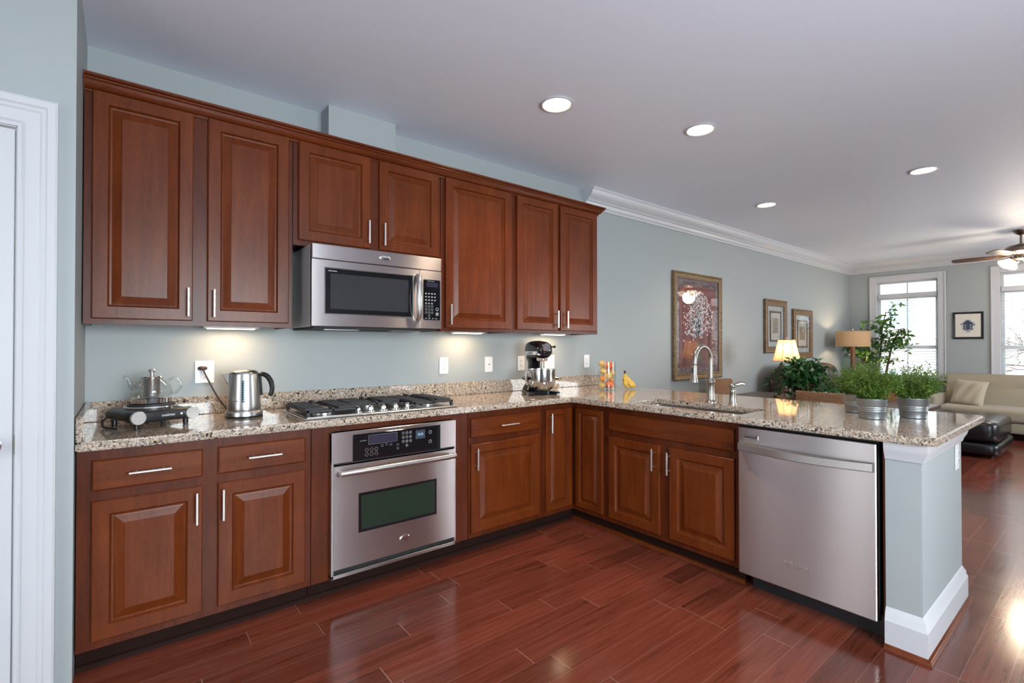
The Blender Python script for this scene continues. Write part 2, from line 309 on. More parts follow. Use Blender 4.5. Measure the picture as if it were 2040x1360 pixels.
# ---------------------------------------------------------------- mesh helpers
class G:
    def __init__(s): s.v = []; s.f = []
    def add(s, vs, fs, X=None):
        n = len(s.v)
        s.v += [tuple(X @ Vector(p)) if X is not None else tuple(p) for p in vs]
        s.f += [tuple(i+n for i in f) for f in fs]
        return s
    def bm(s, b, X=None):
        b.verts.ensure_lookup_table(); b.verts.index_update()
        s.add([v.co[:] for v in b.verts], [[v.index for v in f.verts] for f in b.faces], X); b.free(); return s
    def box(s, x0, x1, y0, y1, z0, z1, b=0.0, seg=1, X=None):
        m = bmesh.new(); bmesh.ops.create_cube(m, size=1)
        for v in m.verts:
            v.co = (x0+(v.co.x+.5)*(x1-x0), y0+(v.co.y+.5)*(y1-y0), z0+(v.co.z+.5)*(z1-z0))
        if b: bmesh.ops.bevel(m, geom=m.edges[:], offset=b, segments=seg, affect='EDGES', profile=0.5)
        return s.bm(m, X)
    def lathe(s, prof, n=32, X=None, cap=True):
        vs = []; fs = []
        k = len(prof)
        for r, z in prof:
            for i in range(n):
                a = 2*pi*i/n; vs.append((r*cos(a), r*sin(a), z))
        for j in range(k-1):
            for i in range(n):
                i2 = (i+1) % n; fs.append((j*n+i, j*n+i2, (j+1)*n+i2, (j+1)*n+i))
        if cap:
            if prof[0][0] > 1e-6: fs.append(tuple(range(n))[::-1])
            if prof[-1][0] > 1e-6: fs.append(tuple((k-1)*n+i for i in range(n)))
        return s.add(vs, fs, X)
    def tube(s, pts, r, n=10, X=None, flat=1.0):
        pts = [Vector(p) for p in pts]; rs = r if isinstance(r, (list, tuple)) else [r]*len(pts)
        vs = []; fs = []; up = None
        for i, p in enumerate(pts):
            t = (pts[min(i+1, len(pts)-1)]-pts[max(i-1, 0)]).normalized()
            if up is None:
                up = Vector((0, 0, 1)) if abs(t.z) < .9 else Vector((1, 0, 0))
            up = (up - t*up.dot(t)); up.normalize(); sd = t.cross(up)
            for k in range(n):
                a = 2*pi*k/n; vs.append(p + up*(rs[i]*cos(a)) + sd*(rs[i]*flat*sin(a)))
        for j in range(len(pts)-1):
            for k in range(n):
                k2 = (k+1) % n; fs.append((j*n+k, j*n+k2, (j+1)*n+k2, (j+1)*n+k))
        fs.append(tuple(range(n))[::-1]); fs.append(tuple((len(pts)-1)*n+k for k in range(n)))
        return s.add(vs, fs, X)
    def loops(s, loops, X=None, cap0=True, cap1=True):
        n = len(loops[0]); vs = [p for l in loops for p in l]; fs = []
        for j in range(len(loops)-1):
            for k in range(n):
                k2 = (k+1) % n; fs.append((j*n+k, j*n+k2, (j+1)*n+k2, (j+1)*n+k))
        if cap0: fs.append(tuple(range(n))[::-1])
        if cap1: fs.append(tuple((len(loops)-1)*n+k for k in range(n)))
        return s.add(vs, fs, X)
    def prism(s, poly, axis, a, b, X=None):
        """poly: list of 2-D points; axis 'x': (y,z), 'y': (x,z), 'z': (x,y)"""
        def P(p, t): return {'x': (t, p[0], p[1]), 'y': (p[0], t, p[1]), 'z': (p[0], p[1], t)}[axis]
        return s.loops([[P(p, a) for p in poly], [P(p, b) for p in poly]], X)
    def sweep(s, prof, path, X=None):
        """prof (out, z) carried along an open plan path with mitred corners; out is to the right of travel"""
        P = [Vector((*p, 0)) for p in path]; L = []
        for i, p in enumerate(P):
            d0 = (p-P[i-1]).normalized() if i else None; d1 = (P[i+1]-p).normalized() if i < len(P)-1 else None
            n = [Vector((d.y, -d.x, 0)) for d in (d0, d1) if d is not None]
            m = n[0] if len(n) == 1 else (n[0]+n[1])/(1+n[0].dot(n[1]))
            L.append([tuple(p+m*a+Vector((0, 0, z))) for a, z in prof])
        return s.loops(L, X)
    def sq(s, c, h, e=4.0, n=20, X=None, ez=None):
        """superellipsoid cushion: centre c, half sizes h"""
        ez = ez or e
        f = lambda x, p: math.copysign(abs(x)**(2/p), x)
        vs = []; fs = []; m = n//2
        for j in range(m+1):
            v = -pi/2+pi*j/m
            for i in range(n):
                u = 2*pi*i/n
                vs.append((c[0]+h[0]*f(cos(v), ez)*f(cos(u), e), c[1]+h[1]*f(cos(v), ez)*f(sin(u), e), c[2]+h[2]*f(sin(v), ez)))
        for j in range(m):
            for i in range(n):
                i2 = (i+1) % n; fs.append((j*n+i, j*n+i2, (j+1)*n+i2, (j+1)*n+i))
        return s.add(vs, fs, X)
    def leaf(s, p, d, side, L, W, fold=0.25):
        p = Vector(p); d = Vector(d).normalized(); side = (Vector(side) - d*Vector(side).dot(d)).normalized(); nn = d.cross(side)
        m = p + d*L*0.45
        return s.add([p, m+side*W*.5+nn*W*fold, p+d*L, m-side*W*.5+nn*W*fold, m], [(0, 1, 4), (1, 2, 4), (2, 3, 4), (3, 0, 4)])
    def obj(s, name, mat, parent=None, smooth=True, loc=(0, 0, 0), rot=(0, 0, 0), ang=35):
        me = bpy.data.meshes.new(name); me.from_pydata([tuple(p) for p in s.v], [], s.f); 
        b = bmesh.new(); b.from_mesh(me); 
        if len(b.verts) < 20000: bmesh.ops.recalc_face_normals(b, faces=b.faces)
        b.to_mesh(me); b.free()
        if smooth: me.shade_smooth(); me.set_sharp_from_angle(angle=R(ang))
        me.materials.append(M[mat] if isinstance(mat, str) else mat)
        o = bpy.data.objects.new(name, me); COL.objects.link(o)
        o.location = loc; o.rotation_euler = rot
        if parent: o.parent = parent
        return o
def text(name, body, size, mat, parent, loc, rot=(pi/2, 0, 0), align='CENTER', ext=0.0004, shear=0.0):
    c = bpy.data.curves.new(name, 'FONT'); c.body = body; c.size = size; c.extrude = ext; c.align_x = align; c.align_y = 'CENTER'; c.shear = shear
    c.resolution_u = 3
    tmp = bpy.data.objects.new('tmp', c); COL.objects.link(tmp)
    me = bpy.data.meshes.new_from_object(tmp.evaluated_get(bpy.context.evaluated_depsgraph_get()))
    bpy.data.objects.remove(tmp); bpy.data.curves.remove(c)
    me.name = name; me.materials.clear(); me.materials.append(M[mat]); o = bpy.data.objects.new(name, me); COL.objects.link(o)
    o.location = loc; o.rotation_euler = rot; o.parent = parent
    return o
def tag(o, label, cat, group=None, kind=None):
    o['label'] = label; o['category'] = cat
    if group: o['group'] = group
    if kind: o['kind'] = kind
    return o
def thing(name, label, cat, loc=(0, 0, 0), rz=0.0, group=None):
    o = bpy.data.objects.new(name, None); COL.objects.link(o); o.location = loc; o.rotation_euler = (0, 0, rz); o.empty_display_size = 0.05
    return tag(o, label, cat, group)
def struct(name, loc=(0, 0, 0), rz=0.0):
    o = bpy.data.objects.new(name, None); COL.objects.link(o); o.location = loc; o.rotation_euler = (0, 0, rz); o['kind'] = 'structure'; return o
def copy_tree(o, parent=None):
    c = o.copy(); COL.objects.link(c)
    if parent: c.parent = parent
    for ch in o.children: copy_tree(ch, c)
    return c
def ks(o): o['kind'] = 'structure'; return o
def sm(pts, rs=None, k=5):
    """Catmull-Rom through pts (and radii)"""
    P = [Vector(p) for p in pts]; P = [2*P[0]-P[1]]+P+[2*P[-1]-P[-2]]; out = []; ro = []
    for i in range(1, len(P)-2):
        for j in range(k):
            t = j/k; a, b, c, d = P[i-1:i+3]
            out.append(.5*(2*b+(c-a)*t+(2*a-5*b+4*c-d)*t*t+(3*b-a-3*c+d)*t**3))
            if rs: ro.append(rs[i-1]*(1-t)+rs[i]*t)
    out.append(P[-2]); 
    if rs: ro.append(rs[-1])
    return (out, ro) if rs else out
def Tm(x=0, y=0, z=0): return Matrix.Translation((x, y, z))
def Rm(a, ax): return Matrix.Rotation(a, 4, ax)
def arc(cx, cz, r, a0, a1, n): return [(cx+r*cos(a0+(a1-a0)*i/n), cz+r*sin(a0+(a1-a0)*i/n)) for i in range(n+1)]

# ---------------------------------------------------------------- room shell
XF, YR, XB, ZC = 10.52, -5.2, -2.1, 2.742
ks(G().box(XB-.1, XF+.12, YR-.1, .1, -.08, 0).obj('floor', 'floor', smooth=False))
ks(G().box(XB-.1, XF+.12, YR-.1, .1, ZC, ZC+.08).obj('ceiling', 'ceiling', smooth=False))
ks(G().box(-.10, XF+.12, 0, .10, 0, ZC).obj('wall_back', 'wall', smooth=False))
ks(G().box(-.10, 0, -.67, 0, 0, ZC).obj('wall_left', 'wall', smooth=False))
g = G()                                             # wall carrying the white door, at the left edge of the photo
g.box(-.16+.0, -.10, -.67, -.57, 0, ZC); g.box(XB, -.97, -.67, -.57, 0, ZC); g.box(-.97, -.16, -.67, -.57, 2.065, ZC)
ks(g.obj('wall_pantry', 'wall', smooth=False))
g = G()                                             # far wall with three windows
WZ0, WZ1 = .74, 2.385
WY = [(-1.245, -.425), (-2.79, -1.97), (-4.34, -3.52)]
ys = [YR] + [q for w in WY[::-1] for q in w] + [.0]
for a, b in zip(ys[0::2], ys[1::2]): g.box(XF, XF+.12, a, b, 0, ZC)
for a, b in WY: g.box(XF, XF+.12, a, b, 0, WZ0); g.box(XF, XF+.12, a, b, WZ1, ZC)
ks(g.obj('wall_far', 'wall', smooth=False))
def holed(name, axis, a0, a1, b0, b1, holes):
    g = G(); bx = (lambda u0, u1, z0, z1: g.box(u0, u1, b0, b1, z0, z1)) if axis == 'x' else (lambda u0, u1, z0, z1: g.box(b0, b1, u0, u1, z0, z1))
    u = a0
    for h0, h1, z0, z1 in holes: bx(u, h0, 0, ZC); bx(h0, h1, 0, z0); bx(h0, h1, z1, ZC); u = h1
    bx(u, a1, 0, ZC); ks(g.obj(name, 'wall', smooth=False))
H_R = [(.10, 2.20, .70, 2.20), (6.30, 8.90, .70, 2.20)]; H_B = [(-3.60, -1.80, .18, 2.38), (-1.295, -.745, .20, 2.30)]
holed('wall_right', 'x', XB-.1, XF+.12, YR-.1, YR, H_R); holed('wall_rear', 'y', YR, -.57, XB-.1, XB, H_B)
for k, (a0, a1, z0, z1) in enumerate(H_R+H_B):  # right-wall windows invented to house the fill lamps; rear ones out of view
    w = struct('window_%d' % (k+4)); r = k < 2; g = G(); g2 = G()
    def bar(G_, u0, u1, v0, v1, t0, t1):
        G_.box(u0, u1, YR+t0, YR+t1, v0, v1) if r else G_.box(XB+t0, XB+t1, u0, u1, v0, v1)
    for u0, u1, v0, v1 in ((a0-.07, a0, z0-.07, z1+.07), (a1, a1+.07, z0-.07, z1+.07), (a0, a1, z0-.07, z0), (a0, a1, z1, z1+.07)): bar(g, u0, u1, v0, v1, 0, .02)
    g.obj('window_casing', 'white_paint', w, smooth=False); m_ = (a0+a1)/2
    for u0, u1, v0, v1 in ((a0, a0+.04, z0, z1), (a1-.04, a1, z0, z1), (a0+.04, a1-.04, z0, z0+.04), (a0+.04, a1-.04, z1-.04, z1), (m_-.02, m_+.02, z0+.04, z1-.04)): bar(g2, u0, u1, v0, v1, -.055, -.03)
    g2.obj('window_sash', 'white_paint', w, smooth=False)
    g3 = G(); bar(g3, a0+.03, a1-.03, z0+.03, z1-.03, -.044, -.041); g3.obj('window_pane', 'pane', w, smooth=False)
ks(G().box(1.11, 1.545, -.14, 0, 2.46, ZC).obj('wall_chase', 'wall', smooth=False))

CROWN = [(0, -.17), (0, 0), (-.125, 0), (-.125, -.012), (-.118, -.022), (-.112, -.022), (-.105, -.05), (-.085, -.075), (-.058, -.09), (-.05, -.098), (-.05, -.106), (-.034, -.112), (-.026, -.14), (-.014, -.15), (-.014, -.17)]
ks(G().prism([(y, ZC+z) for y, z in CROWN], 'x', 3.5, XF).obj('trim_1', 'white_paint', ang=25))
ks(G().prism([(XF+y, ZC+z) for y, z in CROWN], 'y', YR, 0).obj('trim_2', 'white_paint', ang=25))
BASE = [(0, 0), (-.016, 0), (-.016, .105), (-.013, .115), (-.012, .128), (-.006, .138), (-.005, .145), (0, .15)]
ks(G().prism(BASE, 'x', 3.75, XF).obj('baseboard_back', 'white_paint', ang=25))
ks(G().prism([(XF+y, z) for y, z in BASE], 'y', YR, 0).obj('baseboard_far', 'white_paint', ang=25))

# door at the left edge
d1 = struct('door_1')
g = G()
CP0 = [(0, 0), (0, .012), (.010, .014), (.016, .019), (.020, .014), (.058, .017), (.064, .022), (.074, .024), (.080, .030), (.100, .032), (.107, .028), (.107, 0)]
g.loops([[(x-s_*w, -.67-d, z0+(w if z0 else 0)) for w, d in CP0] for x, s_, z0 in ((-.977, 1, 0), (-.977, 1, 2.065), (-.155, -1, 2.065), (-.155, -1, 0))])
g.obj('door_casing', 'white_paint', d1, ang=20)
G().box(-.158, -.145, -.672, -.57, 0, 2.068).box(-.985, -.972, -.672, -.57, 0, 2.068).box(-.985, -.145, -.672, -.57, 2.062, 2.075).obj('door_jamb', 'white_paint', d1, smooth=False)
g = G(); g.box(-.968, -.163, -.666, -.626, .012, 2.056, .002)
sl = g.obj('door_slab', 'white_paint', d1)
def raised(x0, x1, z0, z1, prof, y=0.0, sgn=-1):
    """concentric rectangular loops facing -y: prof = (inset, out)"""
    return [[(x0+i, y+sgn*o, z0+i), (x1-i, y+sgn*o, z0+i), (x1-i, y+sgn*o, z1-i), (x0+i, y+sgn*o, z1-i)] for i, o in prof]
g = G()
for z0, z1 in ((.22, .95), (1.1, 1.94)): g.loops(raised(-.85, -.28, z0, z1, [(0, 0), (.02, .004), (.03, .001), (.06, .001), (.09, .007)], -.666), cap0=False)
g.obj('door_panel', 'white_paint', sl, smooth=False)
g = G(); g.lathe([(0, .062), (.018, .06), (.027, .05), (.029, .042), (.024, .03), (.012, .022), (.011, .01), (.033, .006), (.034, 0)], 24, Tm(-.222, -.666, .93) @ Rm(R(90), 'X')); g.obj('door_knob', 'chrome', d1)
g = G(); g.box(-.160, -.148, -.6745, -.668, .895, .965, .001); g.box(-.157, -.151, -.677, -.6745, .915, .945); g.obj('strike_plate', 'nickel', d1, smooth=False)

# door on the opposite wall, seen only as a reflection in the appliances
d2 = struct('door_2', (2.6, YR, 0))
g = G(); g.box(-.55, -.45, 0, .03, 0, 2.17); g.box(.45, .55, 0, .03, 0, 2.17); g.box(-.55, .55, 0, .03, 2.07, 2.17); g.obj('door_casing', 'white_paint', d2, smooth=False)
g = G(); g.box(-.44, .44, .005, .02, .01, 2.06); 
for x0, x1 in ((-.35, -.05), (.05, .35)):
    for z0, z1 in ((.2, .95), (1.1, 1.9)): g.loops(raised(x0, x1, z0, z1, [(0, 0), (.02, -.008), (.05, -.008), (.08, .003)], .02, 1), cap0=False)
g.obj('door_slab', 'white_paint', d2, smooth=False)

# windows in the far wall
def window(n, y0, y1):
    w = struct('window_%d' % n)
    g = G(); cw = .105; x = XF
    for a, b in ((y0-cw, y0), (y1, y1+cw)): g.box(x-.022, x, a, b, WZ0-.02, WZ1+cw, .004)
    g.box(x-.0215, x, y0+.001, y1-.001, WZ1, WZ1+cw, .004)
    for a, b in ((y0-cw, y0-cw+.025), (y1+cw-.025, y1+cw)): g.box(x-.032, x, a, b, WZ0-.02, WZ1+cw, .003)
    g.box(x-.0315, x, y0-cw+.026, y1+cw-.026, WZ1+cw-.025, WZ1+cw-.0005, .003)
    g.obj('window_casing', 'white_paint', w)
    g = G(); g.box(x-.06, x+.12, y0-cw-.02, y1+cw+.02, WZ0-.03, WZ0, .004); g.obj('window_sill', 'white_paint', w)
    g = G(); X0, X1 = x+.055, x+.10
    def frame(za, zb, t, ya=y0, yb=y1):
        g.box(X0, X1, ya, ya+t, za, zb); g.box(X0, X1, yb-t, yb, za, zb); g.box(X0, X1, ya+t, yb-t, za, za+t); g.box(X0, X1, ya+t, yb-t, zb-t, zb)
    frame(WZ0, 2.12, .040); frame(2.14, WZ1, .032); g.box(X0-.01, X1+.01, y0, y1, 2.12, 2.14)
    g.box(X0+.001, X1-.001, y0+.045, y1-.045, 1.24, 1.29); g.box(X0+.01, X1-.01, (y0+y1)/2-.009, (y0+y1)/2+.009, WZ0, WZ1)
    g.obj('window_sash', 'white_paint', w, smooth=False)
    G().box(x+.075, x+.08, y0+.02, y1-.02, WZ0+.02, WZ1-.02).obj('window_pane', 'pane', w, smooth=False)
    return w
for i, (a, b) in enumerate(WY): window(i+1, a, b)
BL = ['white slatted blind hung in the window behind the leafy ficus tree', 'white slatted blind in the window right of the black framed print', 'white slatted blind in the third living room window, seen mirrored in picture glass']
for i, (a, b) in enumerate(WY):
    t = thing('window_blind', BL[i], 'blind', (XF+.025, (a+b)/2, WZ0), 0, 'window blinds in the living room'); hw = (b-a)/2-.008; H = 2.175-WZ0
    G().box(-.022, .022, -hw, hw, H-.075, H, .004).obj('headrail', 'white_paint', t)
    g = G(); n = 30
    for k in range(n):
        z = .045+(H-.13)*k/(n-1); X = Tm(0, 0, z) @ Rm(R(3 if z > .55 else 14), 'Y')
        g.box(-.022, .022, -hw+.005, hw-.005, -.001, .001, X=X)
    g.obj('slats', 'blind', t, smooth=False)
    G().box(-.02, .02, -hw, hw, .005, .025, .003).obj('bottom_rail', 'white_paint', t)
    g = G(); [g.tube([(0, y, .02), (0, y, H-.03)], .0015, 5) for y in (-hw*.65, hw*.65)]; g.obj('ladder_cord', 'white_paint', t)

# peninsula half wall: end pier and the knee wall behind the cabinets
g = G(); g.box(2.70, 3.47, -2.615, -2.492, 0, .872); g.box(3.35, 3.47, -2.492, -.001, 0, .872)
ks(g.obj('wall_peninsula', 'wall', smooth=False))
g = G()
BB = [(0, 0), (.020, 0), (.020, .118), (.015, .128), (.013, .146), (.006, .158), (.004, .165), (0, .17)]
g.sweep(BB, [(3.47, -.02), (3.47, -2.615), (2.70, -2.615), (2.70, -2.492)][::-1], Matrix.Identity(4))
ks(g.obj('baseboard_peninsula', 'white_paint', ang=25))
g = G(); QR = [(.0, 0)] + [(.016*cos(a), .02*sin(a)) for a in (0, .4, .8, 1.2, pi/2)]
g.sweep(QR, [(2.68, -2.492), (2.68, -2.635), (3.49, -2.635), (3.49, -.03)])
ks(g.obj('trim_3', 'cherry_h'))
g = G(); CP = [(0, .800), (.006, .800), (.008, .806), (.010, .815), (.020, .835), (.024, .85), (.026, .874), (0, .874)]
g.sweep(CP, [(2.70, -2.492), (2.70, -2.615), (3.47, -2.615), (3.47, -.02)])
ks(g.obj('trim_4', 'white_paint', ang=25))

# ---------------------------------------------------------------- cabinets
DOORP = [(0, 0), (0, .016), (.004, .020), (.054, .020), (.056, .017), (.058, .0125), (.061, .0075), (.068, .0065), (.072, .0075), (.100, .0170), (.1015, .0190), (.104, .0192)]
DRAWP = [(0, 0), (0, .014), (.004, .018), (.006, .0195)]
def pull(parent, x, z, L, vert, y):
    g = G(); off = .032
    if vert: g.tube([(x, y-off, z-L/2), (x, y-off, z+L/2)], .0058, 10); ps = [(x, z-L*.32), (x, z+L*.32)]
    else: g.tube([(x-L/2, y-off, z), (x+L/2, y-off, z)], .0058, 10); ps = [(x-L*.32, z), (x+L*.32, z)]
    for a, b in ps: g.tube([(a, y-off, b), (a, y+.001, b)], .0045, 8)
    return g.obj('handle', 'pull', parent)
def door(parent, x0, x1, z0, z1, y, hx=None, hz=None, name='door'):
    g = G(); w = x1-x0; k = min(1.0, w/.36); k = max(k, .62)
    g.loops(raised(x0, x1, z0, z1, [(a*(k if a > .01 else 1), b) for a, b in DOORP], y))
    o = g.obj(name, 'cherry', parent, smooth=False)
    if hx is not None: pull(o, hx, hz, .135, True, y-.019)
    return o
def drawer(parent, x0, x1, z0, z1, y, L=.14, name='drawer'):
    o = G().loops(raised(x0, x1, z0, z1, DRAWP, y)).obj(name, 'cherry_h', parent, smooth=False)
    if L: pull(o, (x0+x1)/2, (z0+z1)/2, L, False, y-.0185)
    return o
# --- wall cabinets (root on the wall, front face frame at local y = -.305)
ZU0, ZU1, ZUM = 1.378, 2.42, 1.835
def upper(name, label, x0, x1, z0, z1):
    t = thing(name, label, 'cabinet', (x0, 0, 0), 0, 'cherry wall cabinets')
    w = x1-x0; g = G(); g.box(.001, w-.001, -.287, -.001, z0+.022, z1); 
    g.box(.001, w-.001, -.305, -.285, z0, z1); g.box(.001, .018, -.287, -.001, z0, z0+.03); g.box(w-.018, w-.001, -.287, -.001, z0, z0+.03)
    g.obj('cabinet_body', 'cherry_frame', t, smooth=False); return t
UY = -.305; ZD0, ZD1 = 1.402, 2.4086
c1 = upper('wall_cabinet', 'tall double-door cherry wall cabinet at the left wall, beside the over-range unit', 0.004, .864, ZU0, ZU1)
door(c1, .029, .402, ZD0, ZD1, UY, .382, 1.49); door(c1, .4625, .8374, ZD0, ZD1, UY, .489, 1.49)
c2 = upper('wall_cabinet', 'short cherry wall cabinet with two doors above the microwave', .866, 1.788, ZUM, ZU1)
door(c2, .026, .4356, 1.863, ZD1, UY, .416, 1.955); door(c2, .490, .900, 1.863, ZD1, UY, .514, 1.955)
c3 = upper('wall_cabinet', 'single-door cherry wall cabinet directly right of the microwave', 1.79, 2.408, ZU0, ZU1)
door(c3, .0305, .5875, ZD0, ZD1, UY, .057, 1.49)
c4 = upper('wall_cabinet', 'cherry wall cabinet with two narrow doors above the stand mixer', 2.41, 3.338, ZU0, ZU1)
door(c4, .024, .445, ZD0, ZD1, UY, .419, 1.49); door(c4, .4715, .908, ZD0, ZD1, UY, .525, 1.49)
# crown of the cabinet run
CC = [(-.300-a, z) for a, z in [(0, 2.398), (.010, 2.398), (.0135, 2.401), (.0135, 2.406), (.010, 2.409), (.012, 2.411), (.018, 2.412), (.026, 2.417), (.033, 2.425), (.038, 2.435), (.041, 2.440), (.047, 2.441), (.051, 2.445), (.051, 2.450), (.047, 2.453), (.055, 2.454), (.060, 2.459), (.060, 2.467), (0, 2.467)]]
t = tag(G().sweep([(-.300-y, z) for y, z in CC], [(.003, -.300), (3.333, -.300), (3.333, -.002)]).obj('cabinet_moulding', 'cherry_gloss', ang=30), 'stepped cherry crown moulding running along the tops of the wall cabinets', 'moulding', kind='thing')
# --- base cabinets (root on the floor at the wall, face frame at local y = -.61)
BY = -.61
def base(label, x0, x1, loc=None, rz=0, open_box=False, group='cherry base cabinets'):
    t = thing('base_cabinet', label, 'cabinet', loc or (x0, 0, 0), rz, group); w = x1-x0
    g = G()
    if open_box:      # face frame around an appliance
        a, b = open_box
        g.box(.001, .02, -.59, -.002, .098, .874); g.box(w-.02, w-.001, -.59, -.002, .098, .874)
        g.box(.001, a, BY, -.588, .092, .874); g.box(b, w-.001, BY, -.588, .092, .874); g.box(a, b, BY, -.588, .842, .874); g.box(a, b, BY, -.588, .092, .108)
    else:
        g.box(.001, w-.001, BY, -.588, .092, .874); g.box(.001, .02, -.588, -.002, .092, .874); g.box(w-.02, w-.001, -.588, -.002, .092, .874)
        g.box(.02, w-.02, -.588, -.002, .092, .11); g.box(.02, w-.02, -.02, -.002, .11, .874)
    g.obj('cabinet_body', 'cherry_frame', t, smooth=False)
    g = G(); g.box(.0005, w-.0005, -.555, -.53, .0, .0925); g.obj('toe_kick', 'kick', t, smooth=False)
    return t
ZDR0, ZDR1, ZB0, ZB1 = .712, .832, .126, .672
b1 = base('cherry base cabinet under the kettle, two drawers over two doors', .004, .876)
drawer(b1, .046, .414, ZDR0, ZDR1, BY, .14); drawer(b1, .473, .842, ZDR0, ZDR1, BY, .14)
door(b1, .046, .414, ZB0, ZB1, BY, .391, .583); door(b1, .473, .842, ZB0, ZB1, BY, .490, .580)
b2 = base('cherry cabinet surround framing the built-in wall oven', .878, 1.806, open_box=(.105, .800))
b3 = base('cherry base cabinet right of the oven, one drawer over one door', 1.808, 2.425)
drawer(b3, .015, .580, ZDR0, ZDR1, BY, .145); door(b3, .015, .580, ZB0, ZB1, BY, .043, .583)
# corner carousel cabinet: L-shaped body, two folded door leaves
cc = thing('base_cabinet', 'corner base cabinet with a folded pair of narrow doors in the inside corner', 'cabinet', (2.427, 0, 0), 0, 'cherry base cabinets')
g = G(); L6 = [(.001, -.002), (.907, -.002), (.907, -.917), (.298, -.917), (.298, -.61), (.001, -.61)]
g.prism(L6, 'z', .092, .874); g.obj('cabinet_body', 'cherry_frame', cc, smooth=False)
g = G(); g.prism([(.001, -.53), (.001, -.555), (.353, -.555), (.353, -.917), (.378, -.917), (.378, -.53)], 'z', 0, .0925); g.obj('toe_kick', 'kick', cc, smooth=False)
door(cc, .018, .2755, ZB0, ZDR1+.002, BY, .049, .742)
o = door(cc, 0, .25, ZB0, ZDR1+.002, 0); o.location = (.298, -.655, 0); o.rotation_euler = (0, 0, -pi/2)
# sink base on the peninsula: local x runs toward -y
sb = base('cherry sink base cabinet on the peninsula with two doors under a long false front', 0, .930, (3.335, -.920, 0), -pi/2)
drawer(sb, .042, .906, ZDR0, ZDR1, BY, 0, 'false_front')
door(sb, .042, .439, ZB0, ZB1, BY, .407, .583); door(sb, .509, .906, ZB0, ZB1, BY, .513+.001, .578)
t = tag(G().box(2.722, 3.34, -2.4905, -2.4785, 0, .874).obj('filler_panel', 'cherry', smooth=False), 'narrow dark cherry filler strip between the dishwasher and the half wall', 'panel')
# shoe moulding along the toe kicks
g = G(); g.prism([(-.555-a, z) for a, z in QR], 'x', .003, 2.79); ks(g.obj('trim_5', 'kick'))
g = G(); g.prism([(2.78-a, z) for a, z in QR], 'y', -1.85, -.57); ks(g.obj('trim_6', 'cherry_h'))

# ---------------------------------------------------------------- worktop
ZT = .911; TH = .036
wt = thing('worktop', 'speckled granite worktop running along the wall and out over the peninsula', 'worktop', (0, 0, 0))
CY, CX0, CX1, CE = -.655, 2.655, 3.725, -2.67
SK = (2.745, 3.07, -1.84, -1.10)      # sink cut-out
m = bmesh.new()
def slab(x0, x1, y0, y1): 
    g = G().box(x0, x1, y0, y1, ZT-TH, ZT); return g
xs = [.003, CX0, SK[0], SK[1], CX1]; yy = [CE, SK[2], SK[3], CY, -.002]
vid = {}
def gv(x, y, z):
    k = (x, y, z)
    if k not in vid: vid[k] = m.verts.new(k)
    return vid[k]
cells = set()
for i in range(4):
    for j in range(4):
        if i == 0 and j < 3: continue
        if i == 2 and j == 1: continue
        cells.add((i, j))
for i, j in cells:
    a, b, c, d = xs[i], xs[i+1], yy[j], yy[j+1]
    m.faces.new([gv(a, c, ZT), gv(b, c, ZT), gv(b, d, ZT), gv(a, d, ZT)]); m.faces.new([gv(a, d, ZT-TH), gv(b, d, ZT-TH), gv(b, c, ZT-TH), gv(a, c, ZT-TH)])
    for (di, dj, p, q) in ((-1, 0, (a, d), (a, c)), (1, 0, (b, c), (b, d)), (0, -1, (a, c), (b, c)), (0, 1, (b, d), (a, d))):
        if (i+di, j+dj) not in cells: m.faces.new([gv(*p, ZT), gv(*q, ZT), gv(*q, ZT-TH), gv(*p, ZT-TH)][::-1])
vert_e = [e for e in m.edges if abs(e.verts[0].co.z-e.verts[1].co.z) > .01 and abs(e.verts[0].co.x-CX0) < 1e-4 and abs(e.verts[0].co.y-CE) < 1e-4]
bmesh.ops.bevel(m, geom=vert_e, offset=.03, segments=4, affect='EDGES')
ed = [e for e in m.edges if len(e.link_faces) == 2 and abs(e.link_faces[0].normal.dot(e.link_faces[1].normal)) < .3 and abs(e.verts[0].co.z-e.verts[1].co.z) < 1e-4]
m.normal_update()
ed = [e for e in m.edges if len(e.link_faces) == 2 and abs(e.verts[0].co.z-e.verts[1].co.z) < 1e-4 and {round(abs(f.normal.z)) for f in e.link_faces} == {0, 1}]
bmesh.ops.bevel(m, geom=ed, offset=.006, segments=2, affect='EDGES')
G().bm(m).obj('slab', 'granite', wt, ang=40)
G().box(.003, 3.70, -.024, -.002, ZT+.0005, 1.008, .003).obj('backsplash', 'granite', wt)
G().box(.003, .025, -.650, -.025, ZT+.0005, 1.008, .003).obj('side_splash', 'granite', wt)
# sink bowl
sk = thing('sink', 'undermount stainless sink bowl let into the peninsula worktop', 'sink', ((SK[0]+SK[1])/2, (SK[2]+SK[3])/2, ZT-TH-.20))
hx, hy = (SK[1]-SK[0])/2+.006, (SK[3]-SK[2])/2+.006; H = .198
def rr(x, y, r, z, n=4):
    out = []
    for cx, cy, a0 in ((x-r, y-r, 0), (-x+r, y-r, pi/2), (-x+r, -y+r, pi), (x-r, -y+r, 1.5*pi)):
        out += [(cx+r*cos(a0+pi/2*i/n), cy+r*sin(a0+pi/2*i/n), z) for i in range(n+1)]
    return out
G().loops([rr(hx+.012, hy+.012, .05, H), rr(hx, hy, .045, H), rr(hx-.006, hy-.006, .045, .03), rr(hx-.03, hy-.03, .04, .006), rr(.05, .05, .03, .0)], cap0=False).obj('basin', 'steel_soft', sk)
G().lathe([(0, .006), (.025, .006), (.04, .009), (.043, .004)], 24).obj('drain', 'chrome', sk)

